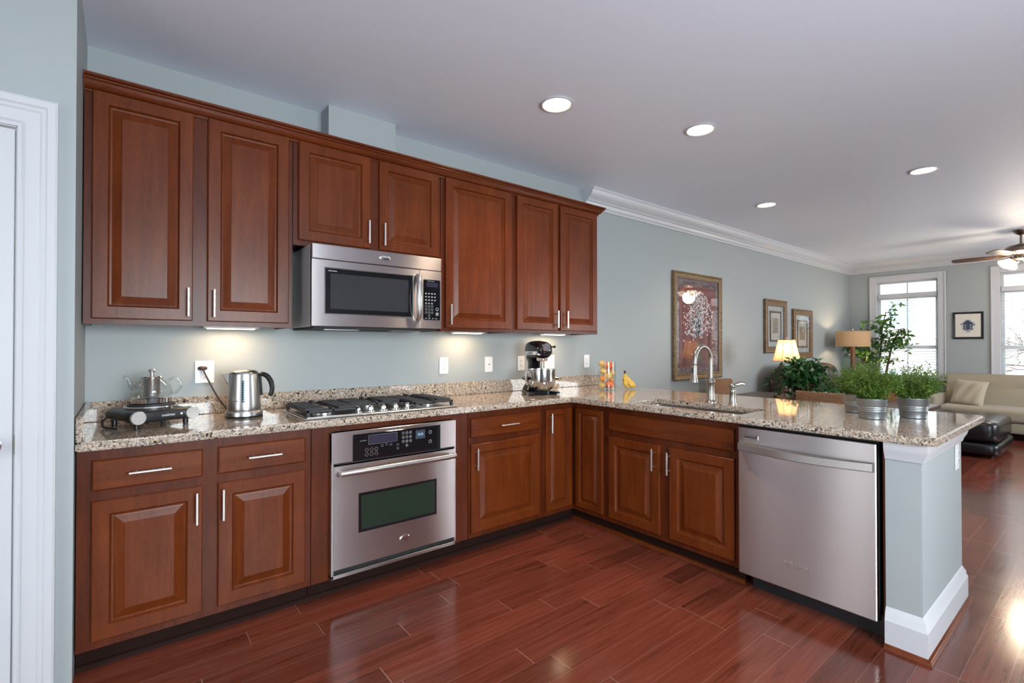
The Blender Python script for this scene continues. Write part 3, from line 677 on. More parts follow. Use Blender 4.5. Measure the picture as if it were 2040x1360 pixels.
# faucet and soap pump
fa = thing('faucet', 'gooseneck pull-down brushed nickel faucet behind the sink', 'faucet', (3.165, -1.438, ZT), 0)
G().lathe([(.034, 0), (.034, .004), (.028, .012), (.025, .02), (.024, .115), (.027, .125), (.030, .13), (.028, .137), (.021, .15), (.017, .16)], 24).obj('faucet_body', 'nickel', fa)
pts = [(0, 0, .15), (0, 0, .27)] + [(-.095+.095*cos(a), 0, .27+.095*sin(a)) for a in [pi*i/14 for i in range(1, 14)]] + [(-.19, 0, .27), (-.193, 0, .252)]
G().tube(pts, .0145, 14).obj('spout', 'nickel', fa)
X = Tm(-.194, 0, .25) @ Rm(R(3), 'Y')
sh = G().lathe([(.0135, 0), (.0155, -.008), (.0165, -.03), (.0175, -.06), (.022, -.088), (.026, -.105), (.026, -.110), (.02, -.112)], 20, X).obj('spray_head', 'nickel', fa)
G().lathe([(.0150, .001), (.0150, -.003)], 20, X @ Tm(0, 0, .003)).obj('collar_ring', 'black', sh)
G().box(-.021, -.014, -.007, .007, -.055, -.02, .002, X=X).obj('spray_button', 'black', sh)
lv = thing('faucet_lever', 'short nickel lever valve on the worktop right of the gooseneck faucet', 'faucet lever', (3.135, -1.600, ZT), 0)
G().lathe([(.026, 0), (.026, .004), (.021, .014), (.0195, .075), (.023, .085), (.021, .094), (.014, .10), (.012, .108)], 20).obj('valve_body', 'nickel', lv)
G().sq((0, 0, .118), (.022, .022, .016), 2.2).tube([(0, 0, .120), (.012, -.018, .126), (.03, -.042, .136), (.040, -.056, .132)], [.012, .012, .0125, .009], 10, flat=1).obj('lever', 'nickel', lv)

# ---------------------------------------------------------------- cooktop
ct = thing('gas_cooktop', 'stainless gas cooktop with black grates and five knobs above the oven', 'cooktop', (1.29, -.385, ZT+.001))
W2, D2 = .445, .225
G().box(-W2, W2, -D2, D2, 0, .007, .003).box(-W2+.02, W2-.02, -D2+.02, D2-.02, .007, .009).obj('cooktop_pan', 'steel_soft', ct)
BURN = [(-.31, -.08, .045), (-.31, .11, .036), (0, .10, .055), (.31, -.08, .036), (.31, .11, .045)]
for x, y, r in BURN:
    o = G().lathe([(r+.012, .009), (r+.012, .016), (r, .02), (0, .02)], 24, Tm(x, y, 0)).obj('burner', 'steel_soft', ct)
    G().lathe([(r*.82, .02), (r*.85, .029), (r*.6, .032), (0, .032)], 24, Tm(x, y, 0)).obj('burner_cap', 'iron', o)
def grate(x0, x1, y0, y1, n):
    g = G(); z0, z1 = .030, .043
    for y in (y0, y1-.012): g.box(x0, x1, y, y+.012, z0, z1, .002)
    for x in (x0, x1-.012): g.box(x, x+.012, y0, y1, z0, z1, .002)
    for x in (x0, x1-.014):
        for y in (y0, y1-.014): g.box(x, x+.014, y, y+.014, .009, z0+.003)
    for yc in ((y0*.72+y1*.28), (y0*.28+y1*.72)):
        w = (x1-x0); h = (y1-y0)*.2
        for k in range(n):
            y = yc-h+2*h*k/(n-1)
            g.box(x0, x0+w*.36, y-.004, y+.004, z0, z1+.008, .001); g.box(x1-w*.36, x1, y-.004, y+.004, z0, z1+.008, .001)
    g.box((x0+x1)/2-.005, (x0+x1)/2+.005, y0, y0+.06, z0, z1+.008); g.box((x0+x1)/2-.005, (x0+x1)/2+.005, y1-.06, y1, z0, z1+.012)
    g.obj('grate', 'iron', ct, smooth=False)
grate(-.425, -.165, -.20, .20, 6); grate(-.150, .150, -.06, .20, 6); grate(.165, .425, -.20, .20, 6)
for k in range(5):
    x = -.148+.074*k
    o = G().lathe([(.024, .009), (.024, .013), (.020, .016)], 20, Tm(x, -.150, 0)).lathe([(.016, .016), (.0155, .030), (.014, .034), (0, .034)], 20, Tm(x, -.150, 0)).box(x-.004, x+.004, -.167, -.133, .030, .041, .002).obj('knob', 'chrome', ct)

# ---------------------------------------------------------------- wall oven
ov = thing('built_in_oven', 'stainless built-in oven under the gas cooktop', 'oven', (1.3305, -.61, 0))
OW = .366
G().box(-.34, .34, .025, .56, .11, .84).obj('oven_cavity', 'darkgap', ov, smooth=False)
g = G(); g.box(-OW, -OW+.012, -.040, .0, .107, .840, .001); g.box(OW-.012, OW, -.040, .0, .107, .840, .001); g.box(-OW, OW, -.040, 0, .104, .122, .001); g.obj('trim_frame', 'steel_soft', ov, smooth=False)
G().box(-OW+.012, OW-.012, -.012, .022, .120, .838).obj('dark_recess', 'darkgap', ov, smooth=False)
g = G(); g.box(-OW, OW, -.042, -.013, .683, .841, .003); op = g.obj('control_panel', 'steel', ov)
kp = G().box(-.258, .258, -.046, -.040, .686, .822, .002).obj('control_glass', 'panel_glass', ov)
def rect_ring(g, x0, x1, z0, z1, y, t=.0012):
    g.box(x0, x1, y-.0004, y, z0, z0+t); g.box(x0, x1, y-.0004, y, z1-t, z1); g.box(x0, x0+t, y-.0004, y, z0, z1); g.box(x1-t, x1, y-.0004, y, z0, z1)
def ring(g, x, z, r, y, t=.0012, n=14):
    g.loops([[(x+(r-(t if k else 0))*cos(2*pi*i/n), y-.0003, z+(r-(t if k else 0))*sin(2*pi*i/n)) for i in range(n)] for k in (0, 1)], cap0=False, cap1=False)
YK = -.0462
g = G().box(-.172, -.018, YK-.0004, YK, .766, .806); g.obj('display', 'lcd', kp, smooth=False)
G().box(.105, .150, YK-.0004, YK, .765, .800).obj('clock_display', 'lcd_blue', kp, smooth=False)
def key(parent, fn, *a):
    g = G(); fn(g, *a); return g.obj('key', 'print', parent, smooth=False)
g = G(); rect_ring(g, -.176, -.014, .762, .810, YK); g.obj('display_border', 'print', kp, smooth=False)
g = G(); rect_ring(g, .100, .155, .760, .805, YK); g.obj('clock_border', 'print', kp, smooth=False)
for i in range(3):
    for j in range(3): key(kp, ring, .022+.022*i, .800-.023*j, .0085, YK)
key(kp, ring, .044, .731, .0085, YK)
for i in range(3):
    for j in range(2): key(kp, ring, -.185+.026*i, .735-.024*j, .009, YK)
for x, z in ((-.10, .748), (-.075, .752), (-.05, .748), (-.01, .742), (-.01, .722)): key(kp, rect_ring, x-.006, x+.006, z-.005, z+.005, YK)
for x, z in ((.19, .788), (.19, .735)): key(kp, ring, x, z, .010, YK, .003)
for i in range(9): text('digit', str(i+1), .010, 'print_white', kp, (.022+.022*(i % 3), YK-.0004, .800-.023*(i//3)), ext=.0001)
text('digit', '0', .010, 'print_white', kp, (.044, YK-.0004, .731), ext=.0001)
text('legend', 'accubake', .010, 'print', kp, (-.205, YK-.0004, .786), ext=.0001)
text('clock_digits', '10:42', .016, 'print_white', kp, (.127, YK-.0008, .783), ext=.0001)
g = G(); x0, x1, z0, z1 = -OW+.010, OW-.010, .150, .671
wx0, wx1, wz0, wz1 = -.228, .232, .312, .516
for a in ((x0, wx0, z0, z1), (wx1, x1, z0, z1), (wx0, wx1, z0, wz0), (wx0, wx1, wz1, z1)): g.box(a[0], a[1], -.045, -.016, a[2], a[3])
dr = g.obj('oven_door', 'steel', ov, smooth=False)
G().box(wx0, wx1, -.040, -.022, wz0, wz1).loops(raised(wx0, wx1, wz0, wz1, [(0, .0455), (.012, .0445), (.016, .041)], 0), cap0=False, cap1=False).obj('window_frame', 'gloss_black', dr, smooth=False)
G().box(wx0+.016, wx1-.016, -.0415, -.039, wz0+.016, wz1-.016).obj('door_glass', 'oven_glass', dr, smooth=False)
g = G(); g.tube([(-.335, -.088, .640), (-.17, -.094, .640), (0, -.096, .640), (.17, -.094, .640), (.335, -.088, .640)], .0155, 14, flat=.7)
for x in (-.325, .325): g.box(x-.012, x+.012, -.090, -.044, .630, .652, .003)
g.obj('handle', 'steel_soft', dr)
def badge(parent, x, z, y, w=.035, h=.014):
    b = G().lathe([(1, 0), (1, .4), (.92, .8), (.7, 1), (0, 1.1)], 32, Tm(x, y, z) @ Rm(R(90), 'X') @ Matrix.Diagonal((w, h, .004, 1))).obj('badge', 'chrome', parent)
    text('brand_lettering', 'Whirlpool', .011*w/.035, 'plate_dark', parent, (x, y-.0045, z), ext=.0002)
    return b
badge(dr, .035, .225, -.045)

# ---------------------------------------------------------------- microwave
mw = thing('microwave', 'stainless over-the-range microwave hung between the wall cabinets', 'microwave', (1.322, -.40, 1.374))
W = .396; ZH = .457
G().box(-W+.003, W-.003, -.0, .395, .012, ZH, .002).obj('microwave_body', 'case_grey', mw)
G().box(-W+.0045, W-.0045, -.0165, .001, .012, ZH-.002).box(-W+.02, W-.02, -.01, .39, 0.0, .013).obj('shadow_gap', 'darkgap', mw, smooth=False)
G().box(-W, W, -.045, -.016, ZH-.082, ZH, .004).obj('vent_panel', 'steel', mw)
g = G(); x0, x1, z0, z1 = -W, .240, .014, ZH-.085; wx0, wx1, wz0, wz1 = -.325, .196, .083, .328
m_ = [[(x0, -.017, z0), (x1, -.017, z0), (x1, -.017, z1), (x0, -.017, z1)], [(x0, -.044, z0), (x1, -.044, z0), (x1, -.044, z1), (x0, -.044, z1)], [(wx0, -.044, wz0), (wx1, -.044, wz0), (wx1, -.044, wz1), (wx0, -.044, wz1)], [(wx0, -.030, wz0), (wx1, -.030, wz0), (wx1, -.030, wz1), (wx0, -.030, wz1)]]
md = g.loops(m_, cap1=False).obj('microwave_door', 'steel', mw, smooth=False)
g = G(); g.box(wx0, wx1, -.041, -.028, wz0, wz1, .002); g.obj('door_glass', 'gloss_black', md, smooth=False)
G().box(wx0+.028, wx1-.028, -.0418, -.040, wz0+.026, wz1-.026).obj('inner_window', 'micro_glass', md, smooth=False)
g = G(); rr_ = raised(wx0-.006, wx1+.006, wz0-.006, wz1+.006, [(0, .0440), (.001, .0455), (.005, .0455), (.006, .0435)], 0); g.loops(rr_, cap0=False, cap1=False); g.obj('window_trim', 'chrome', md, smooth=False)
text('door_lettering', 'Gold Series', .010, 'print_white', md, (-.285, -.0416, .316), ext=.0001)
g = G(); g.tube([(.228, -.046, .065), (.226, -.066, .078), (.222, -.080, .12), (.220, -.085, .20), (.222, -.080, .28), (.226, -.066, .325), (.228, -.046, .340)], [.011, .012, .013, .014, .013, .012, .011], 12, flat=1.35); g.obj('handle', 'steel_soft', md)
mp = G().box(.243, W, -.044, -.017, .014, ZH-.085, .002).obj('control_panel', 'steel', mw)
G().box(.268, .384, -.0475, -.042, .068, .318, .004).obj('control_glass', 'panel_glass', mp)
YK = -.0477
G().box(.286, .366, YK-.0004, YK, .272, .300).obj('display', 'lcd', mp, smooth=False)
def flat_key(g, x0, x1, z0, z1): g.box(x0, x1, YK-.0004, YK, z0, z1)
for i in range(4):
    for j in range(4):
        if not (i == 3 and j == 3): key(mp, flat_key, .277+.021*i, .289+.021*i, .226-.020*j, .234-.020*j)
for i in range(3):
    for j in range(3): key(mp, ring, .284+.021*i, .152-.020*j, .008, YK)
key(mp, ring, .305, .092, .008, YK); key(mp, ring, .362, .135, .011, YK, .004); key(mp, ring, .362, .105, .011, YK, .008)
for i in range(4): key(mp, flat_key, .277+.024*i, .289+.024*i, .074, .079)
for i in range(9): text('digit', str(i+1), .010, 'print', mp, (.284+.021*(i % 3), YK-.0004, .152-.020*(i//3)), ext=.0001)
text('digit', '0', .010, 'print', mp, (.305, YK-.0004, .092), ext=.0001)
text('legend', 'Whirlpool', .011, 'print', mp, (.318, YK-.0004, .308), ext=.0001)
badge(mw, .015, ZH-.038, -.045, .036, .013)
G().box(-.30, -.10, .05, .10, -.004, .002).box(.10, .30, .05, .10, -.004, .002).obj('vent_filter', 'steel_soft', mw, smooth=False)

# ---------------------------------------------------------------- dishwasher
dw = thing('dishwasher', 'stainless dishwasher at the end of the peninsula beside the half wall', 'dishwasher', (3.335, -1.8535, 0), -pi/2)
DW = .624; YF = -.655
G().box(.012, DW-.012, -.60, -.02, .10, .868).obj('tub', 'darkgap', dw, smooth=False)
G().box(.006, DW-.010, -.622, -.60, .09, .870).obj('dark_surround', 'darkgap', dw, smooth=False)
dd = G().box(.009, DW-.012, YF, -.618, .094, .858, .004).obj('dishwasher_door', 'steel', dw)
G().box(.04, DW-.006, -.560, -.54, .0, .10).obj('toe_kick', 'black', dw, smooth=False)
g = G(); n = 14; a_ = []
for i in range(n+1):
    u = i/n; x = .020+.585*u; b = .018*sin(pi*u)
    a_.append((x, b))
lo = [[(x, YF-.002-b*1.3, .739-b*.35), (x, YF-.020-b*1.3, .737-b*.35), (x, YF-.026-b*1.3, .741-b*.35), (x, YF-.026-b*1.3, .774-b*.35), (x, YF-.020-b*1.3, .778-b*.35), (x, YF-.002-b*1.3, .776-b*.35)] for x, b in a_]
g.loops(lo); g.box(.021, .045, YF-.012, YF, .741, .774, .002); g.box(.580, .604, YF-.012, YF, .741, .774, .002)
g.obj('handle', 'steel_soft', dd, ang=25)
g = G(); g.box(.035, .115, YF-.003, YF+.002, .797, .820, .002); vv = g.obj('vent_grille', 'steel_soft', dd)
G().box(.040, .110, YF-.0036, YF-.002, .803, .815).obj('vent_slot', 'plate_dark', dd, smooth=False)
text('brand_lettering', 'Whirlpool', .026, 'chrome', dd, (.293, YF-.0006, .222), ext=.0008)
g = G(); g.tube([(.255+.08*i/10, YF-.002, .228+.014*sin(pi*i/10)-.006) for i in range(11)], .0009, 6); g.obj('brand_swoosh', 'chrome', dd)

# ---------------------------------------------------------------- wall plates
def wplate(label, x, z, kind='duplex', wide=.075, loc=None, rz=0, grp='white wall plates'):
    t = thing('wall_outlet' if kind != 'blank' else 'wall_plate', label, 'outlet' if kind != 'blank' else 'wall plate', loc or (x, -.0005, z), rz, grp)
    G().box(-wide/2, wide/2, -.006, 0, -.061, .061, .003).obj('cover_plate', 'plate', t)
    n = 2 if wide > .1 else 1
    for i in range(n):
        cx = 0 if n == 1 else (-.024 if i == 0 else .024)
        if kind == 'gfci' or (n == 2 and i == 0):
            o = G().box(cx-.017, cx+.017, -.0085, -.005, -.034, .034, .001).obj('socket', 'plate', t); zz = (-.019, .019)
        elif kind == 'blank':
            G().lathe([(.005, 0), (.005, .004), (0, .004)], 12, Tm(0, -.006, 0) @ Rm(R(90), 'X')).obj('jack', 'plate_dark', t); continue
        else:
            g = G(); [g.lathe([(.0165, 0), (.0165, .003), (0, .003)], 20, Tm(cx, -.0055, q) @ Rm(R(90), 'X')) for q in (-.0195, .0195)]
            o = g.obj('socket', 'plate', t); zz = (-.0195, .0195)
        g = G()
        for q in zz:
            g.box(cx-.0075, cx-.0055, -.0093, -.0080, q-.001, q+.008); g.box(cx+.0055, cx+.0075, -.0093, -.0080, q+.000, q+.007); g.lathe([(.0025, 0), (.0025, .0008), (0, .0008)], 8, Tm(cx, -.0085, q-.008) @ Rm(R(90), 'X'))
        g.obj('slots', 'plate_dark', o, smooth=False)
    return t
wplate('white outlet plate left of the kettle with a brown plug in it', .492, 1.138, 'gfci', .092)
wplate('white duplex outlet on the wall right of the cooktop', 1.995, 1.134)
wplate('blank-faced white jack plate between two outlets, left of the stand mixer', 2.405, 1.134, 'blank')
wplate('white duplex outlet just left of the stand mixer', 2.735, 1.136)
wplate('double white outlet and switch plate half hidden behind the stand mixer', 3.058, 1.142, 'duplex', .116)
wplate('white outlet plate beyond the wall cabinets, above the glass fruit vase', 3.53, 1.137, 'gfci')
wplate('white outlet high on the end of the peninsula half wall', 0, 0, 'duplex', .075, (3.35, -2.6155, .735))

# under-cabinet lamps
UL = [('slim lit under-cabinet light below the tall left wall cabinet', .60), ('slim lit under-cabinet light below the single-door cabinet right of the microwave', 2.12), ('slim lit under-cabinet light above the stand mixer', 2.98)]
for lab, x in UL:
    t = thing('cabinet_light', lab, 'light', (x, -.13, ZU0+.0215), 0, 'under-cabinet lights')
    G().box(-.13, .13, -.035, .035, -.026, 0, .003).obj('light_housing', 'plate', t)
    G().box(-.11, .11, -.028, .028, -.030, -.0255).obj('light_lens', 'bulb_soft', t, smooth=False)
    l = lamp('cabinet_light_glow', 'AREA', (0, 0, -.034), 1.15, (1, .70, .42), shape='RECTANGLE', size=.2, size_y=.05); l.parent = t

# ---------------------------------------------------------------- recessed ceiling lights
RL = [('first recessed ceiling light, nearest the cabinets above the cooktop end', 2.186, -1.006), ('recessed ceiling light above the sink, second along from the cabinets', 3.182, -1.361), ('recessed ceiling light farthest out toward the ceiling fan', 5.341, -2.104), ('small recessed ceiling light in the dining area nearest the crown moulding', 5.344, -.836)]
proto = None
for lab, x, y in RL:
    t = thing('recessed_light', lab, 'light', (x, y, ZC), 0, 'recessed ceiling lights')
    G().lathe([(.082, -.001), (.098, -.001), (.100, -.006), (.088, -.010), (.080, -.004)], 40, cap=False).obj('trim_ring', 'white_paint', t)
    G().lathe([(.0815, -.003), (.05, -.008), (0, -.010)], 32, cap=False).obj('lamp_lens', 'bulb', t)
    l = lamp('recessed_glow', 'SPOT', (0, 0, -.03), 46, WARM, spot_size=R(125), spot_blend=.7, shadow_soft_size=.07); l.parent = t

# ---------------------------------------------------------------- worktop objects
VR = -.673     # screen-parallel heading for things set square to the viewer
# electric hot plate
hp = thing('hot_plate', 'black electric hot plate with two silver dials at the left end of the worktop', 'hot plate', (.250, -.298, ZT), R(21))
g = G(); g.sq((0, .018, .055), (.135, .145, .030), 7, 32, ez=3.2); g.box(-.130, .130, -.128, -.06, .03, .080, .010, 3); g.obj('casing', 'black', hp, ang=50)
for x, y in ((-.10, -.095), (.10, -.095), (-.10, .12), (.10, .12)): G().lathe([(.011, .001), (.012, .03)], 12, Tm(x, y, 0)).obj('foot', 'black', hp)
for x in (-.108, .112): G().lathe([(.030, 0), (.030, .008), (.028, .011), (0, .011)], 32, Tm(x, -.127, .055) @ Rm(R(90), 'X')).obj('dial', 'pull', hp)
G().lathe([(.104, .080), (.106, .086), (.104, .091), (.094, .092)], 40, Tm(.012, .030, 0)).obj('chrome_rim', 'chrome', hp)
G().lathe([(.094, .088), (.093, .098), (.088, .101), (0, .101)], 40, Tm(.012, .030, 0)).obj('heating_plate', 'iron', hp)
text('brand_lettering', 'cusimax', .017, 'print_white', hp, (.012, -.1285, .056))
G().lathe([(.005, 0), (.005, .003), (0, .003)], 12, Tm(.066, -.1275, .056) @ Rm(R(90), 'X')).obj('indicator_light', 'print_white', hp)
G().tube(sm([(-.13, .09, .05), (-.150, .10, .03), (-.160, .07, .008), (-.155, .02, .0055), (-.145, -.02, .0055)]), .0045, 8).obj('power_cord', 'black', hp)
# glass teapot on it
PX = Matrix.Rotation(R(21), 4, 'Z') @ Vector((.012, .030, 0))
tp = thing('glass_teapot', 'glass teapot with steel infuser and lid standing on the hot plate', 'teapot', (.250+PX.x, -.298+PX.y, ZT+.1015), R(-3))
G().lathe([(.070, .0), (.079, .003), (.080, .024), (.076, .027), (.070, .027)], 40).obj('steel_base', 'chrome', tp)
G().lathe([(.070, .027), (.078, .04), (.080, .055), (.074, .078), (.060, .097), (.045, .108), (.042, .114), (.044, .116)], 40, cap=False).obj('glass_body', 'pot_glass', tp)
G().lathe([(.031, .030), (.032, .032), (.033, .115), (.0335, .117)], 28).obj('infuser', 'steel_soft', tp)
ld = G().lathe([(.046, .115), (.047, .120), (.044, .124), (.025, .128), (.010, .131), (.006, .135)], 32).obj('lid', 'chrome', tp)
G().lathe([(.005, .134), (.007, .138), (.0135, .145), (.0145, .151), (.011, .158), (0, .161)], 20).obj('lid_knob', 'chrome', ld)
G().tube(*sm([(-.064, 0, .065), (-.078, 0, .083), (-.085, 0, .105), (-.094, 0, .121), (-.108, 0, .125)], [.014, .011, .009, .008, .0075]), 12).obj('spout', 'pot_glass', tp)
G().tube(sm([(.056, 0, .097), (.080, 0, .112), (.100, 0, .109), (.114, 0, .090), (.112, 0, .065), (.096, 0, .045), (.076, 0, .040)]), .0065, 12).obj('handle', 'pot_glass', tp)
# electric kettle
ke = thing('electric_kettle', 'brushed steel electric kettle with black handle, its cord plugged into the wall', 'kettle', (.640, -.262, ZT), R(-12))
G().lathe([(.088, .001), (.089, .010)], 40).obj('base_foot', 'black', ke)
G().lathe([(.088, .0105), (.087, .030), (.084, .036), (.078, .038)], 40).obj('power_base', 'steel_soft', ke)
kb = G().lathe([(.078, .039), (.079, .044), (.078, .060), (.0735, .15), (.0695, .220), (.068, .228), (.064, .234)], 48).obj('kettle_body', 'steel_soft', ke)
G().lathe([(.064, .2335), (.055, .241), (.03, .245), (0, .246)], 40).obj('lid', 'nickel', ke)
G().loops([[(-.062, -.022, .232), (-.062, .022, .232), (-.066, .012, .165), (-.066, -.012, .165)], [(-.103, -.008, .226), (-.103, .008, .226), (-.078, .004, .175), (-.078, -.004, .175)]]).obj('spout', 'steel_soft', ke, smooth=False)
G().tube(*sm([(.062, 0, .214), (.085, 0, .220), (.108, 0, .208), (.124, 0, .182), (.131, 0, .150), (.129, 0, .122), (.120, 0, .104)], [.010, .012, .013, .013, .012, .0115, .010]), 12, flat=1.3).tube([(.072, 0, .215), (.076, 0, .16), (.080, 0, .11)], .008, 8, flat=1.3).obj('handle', 'black', ke)
g = G(); ww = []
for z in [.0815, .0835, .087, .093, .11, .13, .15, .17, .181, .187, .1905, .1925]:
    w = .0088*min(1, (1-((z-.137)/.0565)**12)**.5); rr0 = .0785-(z-.06)*.052+.0006
    ww.append([(w*a, -math.sqrt(rr0**2-(w*a)**2)-.001*(1 if abs(a) < .9 else 0), z) for a in (-1, -.5, 0, .5, 1)])
vs = [p for r_ in ww for p in r_]; fs = [(j*5+i, j*5+i+1, (j+1)*5+i+1, (j+1)*5+i) for j in range(11) for i in range(4)]
wo = g.add(vs, fs).obj('water_window', 'teal', ke)
g = G(); [g.box(-.004, .004, -.0786+.052*(z-.06)-.0016-.0, -.0786+.052*(z-.06)-.0004, z, z+.0015) for z in [.09+.0115*i for i in range(9)]]; g.obj('level_marks', 'print_white', wo, smooth=False)
text('brand_lettering', 'Breville', .0095, 'plate_dark', ke, (-.0385, -.0695, .088), (pi/2, 0, R(-29)), ext=.0002)
inv = (Tm(.640, -.262, ZT) @ Rm(R(-12), 'Z')).inverted()
pc = [(.475, -.040, 1.158), (.480, -.060, 1.150), (.500, -.078, 1.10), (.530, -.100, 1.03), (.565, -.125, .965), (.600, -.155, .925), (.620, -.185, .9175)]
G().tube(sm([inv @ Vector(p) for p in pc]), .0042, 8).obj('power_cord', 'brown_plug', ke)
G().add(*(lambda q: (q.v, q.f))(G().sq((.480, -.030, 1.160), (.022, .022, .011), 3)), X=inv).obj('plug', 'brown_plug', ke)
# stand mixer
mx = thing('stand_mixer', 'black stand mixer with a steel bowl on the worktop near the corner', 'mixer', (2.655, -.30, ZT), R(-20))
base_o = [(-.075, .135), (.075, .135), (.095, .10), (.10, .04), (.122, -.03), (.130, -.12), (.120, -.155), (.09, -.165), (.075, -.14), (.06, -.08), (-.06, -.08), (-.075, -.14), (-.09, -.165), (-.120, -.155), (-.130, -.12), (-.122, -.03), (-.10, .04), (-.095, .10)]
g = G(); g.loops([[(x, y, z) for x, y in [(p[0]*s, p[1]*s) for p in base_o]] for z, s in ((.003, 1), (.018, 1), (.026, .97), (.028, .90))]); g.obj('foot_plate', 'gloss_black', mx)
g = G(); g.loops([rr(.085, .07, .03, .02), rr(.07, .055, .03, .06), rr(.044, .046, .025, .11), rr(.042, .046, .025, .24), rr(.06, .06, .03, .285)], Tm(0, .075, 0)); g.obj('column', 'gloss_black', mx)
hd = []
for i in range(13):
    u = i/12; y = .155-.335*u; s = [.55, .82, .95, 1, 1.02, 1.03, 1.03, 1.02, 1, .97, .92, .80, .52][i]
    hd.append([(.072*s*math.copysign(abs(cos(a))**.8, cos(a)), y, .338+.070*s*math.copysign(abs(sin(a))**.8, sin(a))) for a in [2*pi*k/24 for k in range(24)]])
he = G().loops(hd).obj('motor_head', 'gloss_black', mx, ang=60)
g = G()
bd = [[(x*1.0, y) for x, y in rr2] for rr2 in [[(p[0], p[1]) for p in rr(.0785, .158, .072, 0, 6)]]][0]
g.loops([[(x, y-.012, z) for x, y in bd] for z in (.302, .328)]); bn = g.obj('trim_band', 'chrome', mx)
text('brand_lettering', 'KitchenAid', .017, 'plate_dark', bn, (.0787, -.05, .315), (pi/2, 0, pi/2))
text('brand_lettering', 'KitchenAid', .017, 'plate_dark', bn, (-.0787, -.05, .315), (pi/2, 0, -pi/2))
G().lathe([(.030, 0), (.031, .012), (.026, .018), (0, .018)], 28, Tm(0, -.172, .358) @ Rm(R(90), 'X')).obj('hub_cap', 'chrome', mx)
G().tube([(.038, -.165, .362), (.062, -.178, .362)], .006, 8).sq((.066, -.180, .362), (.010, .010, .010), 2).obj('hub_knob', 'black', mx)
G().lathe([(.038, .255), (.042, .262), (.042, .290)], 24, Tm(0, -.095, 0)).obj('planetary_ring', 'chrome', mx)
G().lathe([(.009, .19), (.010, .255)], 12, Tm(0, -.095, 0)).tube([(-.03, -.095, .12), (-.02, -.095, .17), (0, -.095, .20), (.02, -.095, .17), (.03, -.095, .12)], .004, 8).obj('beater', 'nickel', mx)
bw = G().lathe([(a, b*.82) for a, b in [(.045, .036), (.062, .042), (.088, .065), (.100, .095), (.103, .14), (.103, .228), (.107, .232), (.107, .236), (.102, .236), (.099, .14), (.085, .068), (.05, .05), (0, .048)]], 48, Tm(0, -.085, 0)).obj('bowl', 'bowl_steel', mx)
G().tube([(-.10, -.105, .175), (-.132, -.115, .168), (-.138, -.118, .125), (-.128, -.112, .082), (-.098, -.10, .074)], .007, 8, flat=1.6).obj('bowl_handle', 'chrome', bw)
g = G()
for s in (-1, 1): g.tube([(s*.05, .06, .12), (s*.11, .03, .12), (s*.125, -.03, .12), (s*.128, -.09, .122)], .011, 10); g.tube([(s*.104, -.085, .122), (s*.142, -.085, .122)], .009, 10)
g.obj('bowl_arms', 'gloss_black', mx)

# fruit vase
FV = (3.345, -.405)
va = thing('glass_vase', 'tall clear glass cylinder full of fruit on the worktop corner', 'vase', (*FV, ZT))
RV = .074
G().lathe([(RV, .001), (RV, .232), (RV-.004, .232), (RV-.004, .008), (0, .008)], 48, cap=True).obj('glass_wall', 'glass', va)
FR = [('red_apple', 'red apple', .0365, [(0.0205, -0.0256, 0.046), (0.0164, -0.0283, 0.203)]), ('peach', 'yellow fruit', .0280, [(-0.0414, -0.0022, 0.0366), (0.0059, 0.041, 0.0366), (-0.0281, 0.0304, 0.0893), (0.0056, -0.041, 0.1187), (-0.0343, -0.0128, 0.1548), (0.0414, 0.0004, 0.14), (-0.0414, 0.0017, 0.2191), (-0.0108, 0.04, 0.1832)]), ('orange', 'small orange', .0242, [(-0.0398, -0.022, 0.094), (0.0379, 0.0252, 0.0832), (0.012, 0.0439, 0.1272)])]
LB = {('red_apple', 0): 'large red apple low in the glass vase', ('red_apple', 1): 'large red apple on top of the glass vase',
 ('peach', 0): 'yellow fruit at the bottom left of the vase', ('peach', 1): 'yellow fruit at the bottom of the vase, behind the low red apple', ('peach', 2): 'yellow fruit at the back left of the vase, behind the small orange', ('peach', 3): 'yellow fruit in the middle of the vase between two red apples', ('peach', 4): 'yellow fruit left in the vase, second from the top', ('peach', 5): 'greenish yellow fruit on the right of the vase under the top apple', ('peach', 6): 'yellow fruit at the top left rim of the vase', ('peach', 7): 'yellow fruit peeking out behind the top red apple',
 ('orange', 0): 'small orange fruit on the left side of the vase', ('orange', 1): 'small orange fruit on the right side of the vase', ('orange', 2): 'small orange fruit at the centre back of the vase'}
for mat, kind, r, ps in FR:
    for i, (x, y, z) in enumerate(ps):
        X = Tm(FV[0], FV[1], ZT) @ Rm(VR, 'Z') @ Tm(x, y, z)
        k = r*(1-.03*abs(sin(3*i)))
        pr = [(0, .80*k), (.2*k, .88*k), (.5*k, .86*k), (.83*k, .52*k), (k, .08*k), (.94*k, -.36*k), (.70*k, -.74*k), (.36*k, -.90*k), (.12*k, -.86*k), (0, -.80*k)]
        t = thing({'red_apple': 'apple', 'peach': 'peach', 'orange': 'orange'}[mat], LB[(mat, i)], {'red_apple': 'apple', 'peach': 'fruit', 'orange': 'orange'}[mat], tuple(X.translation), random.uniform(0, 6), 'fruit in the glass vase')
        G().lathe(pr, 24, Rm(random.uniform(-.5, .5), 'X')).obj('flesh', mat, t, ang=60)
        G().tube([(0, 0, .75*k), (.002, 0, 1.02*k)], .0015, 6).obj('stem', 'bark', t)
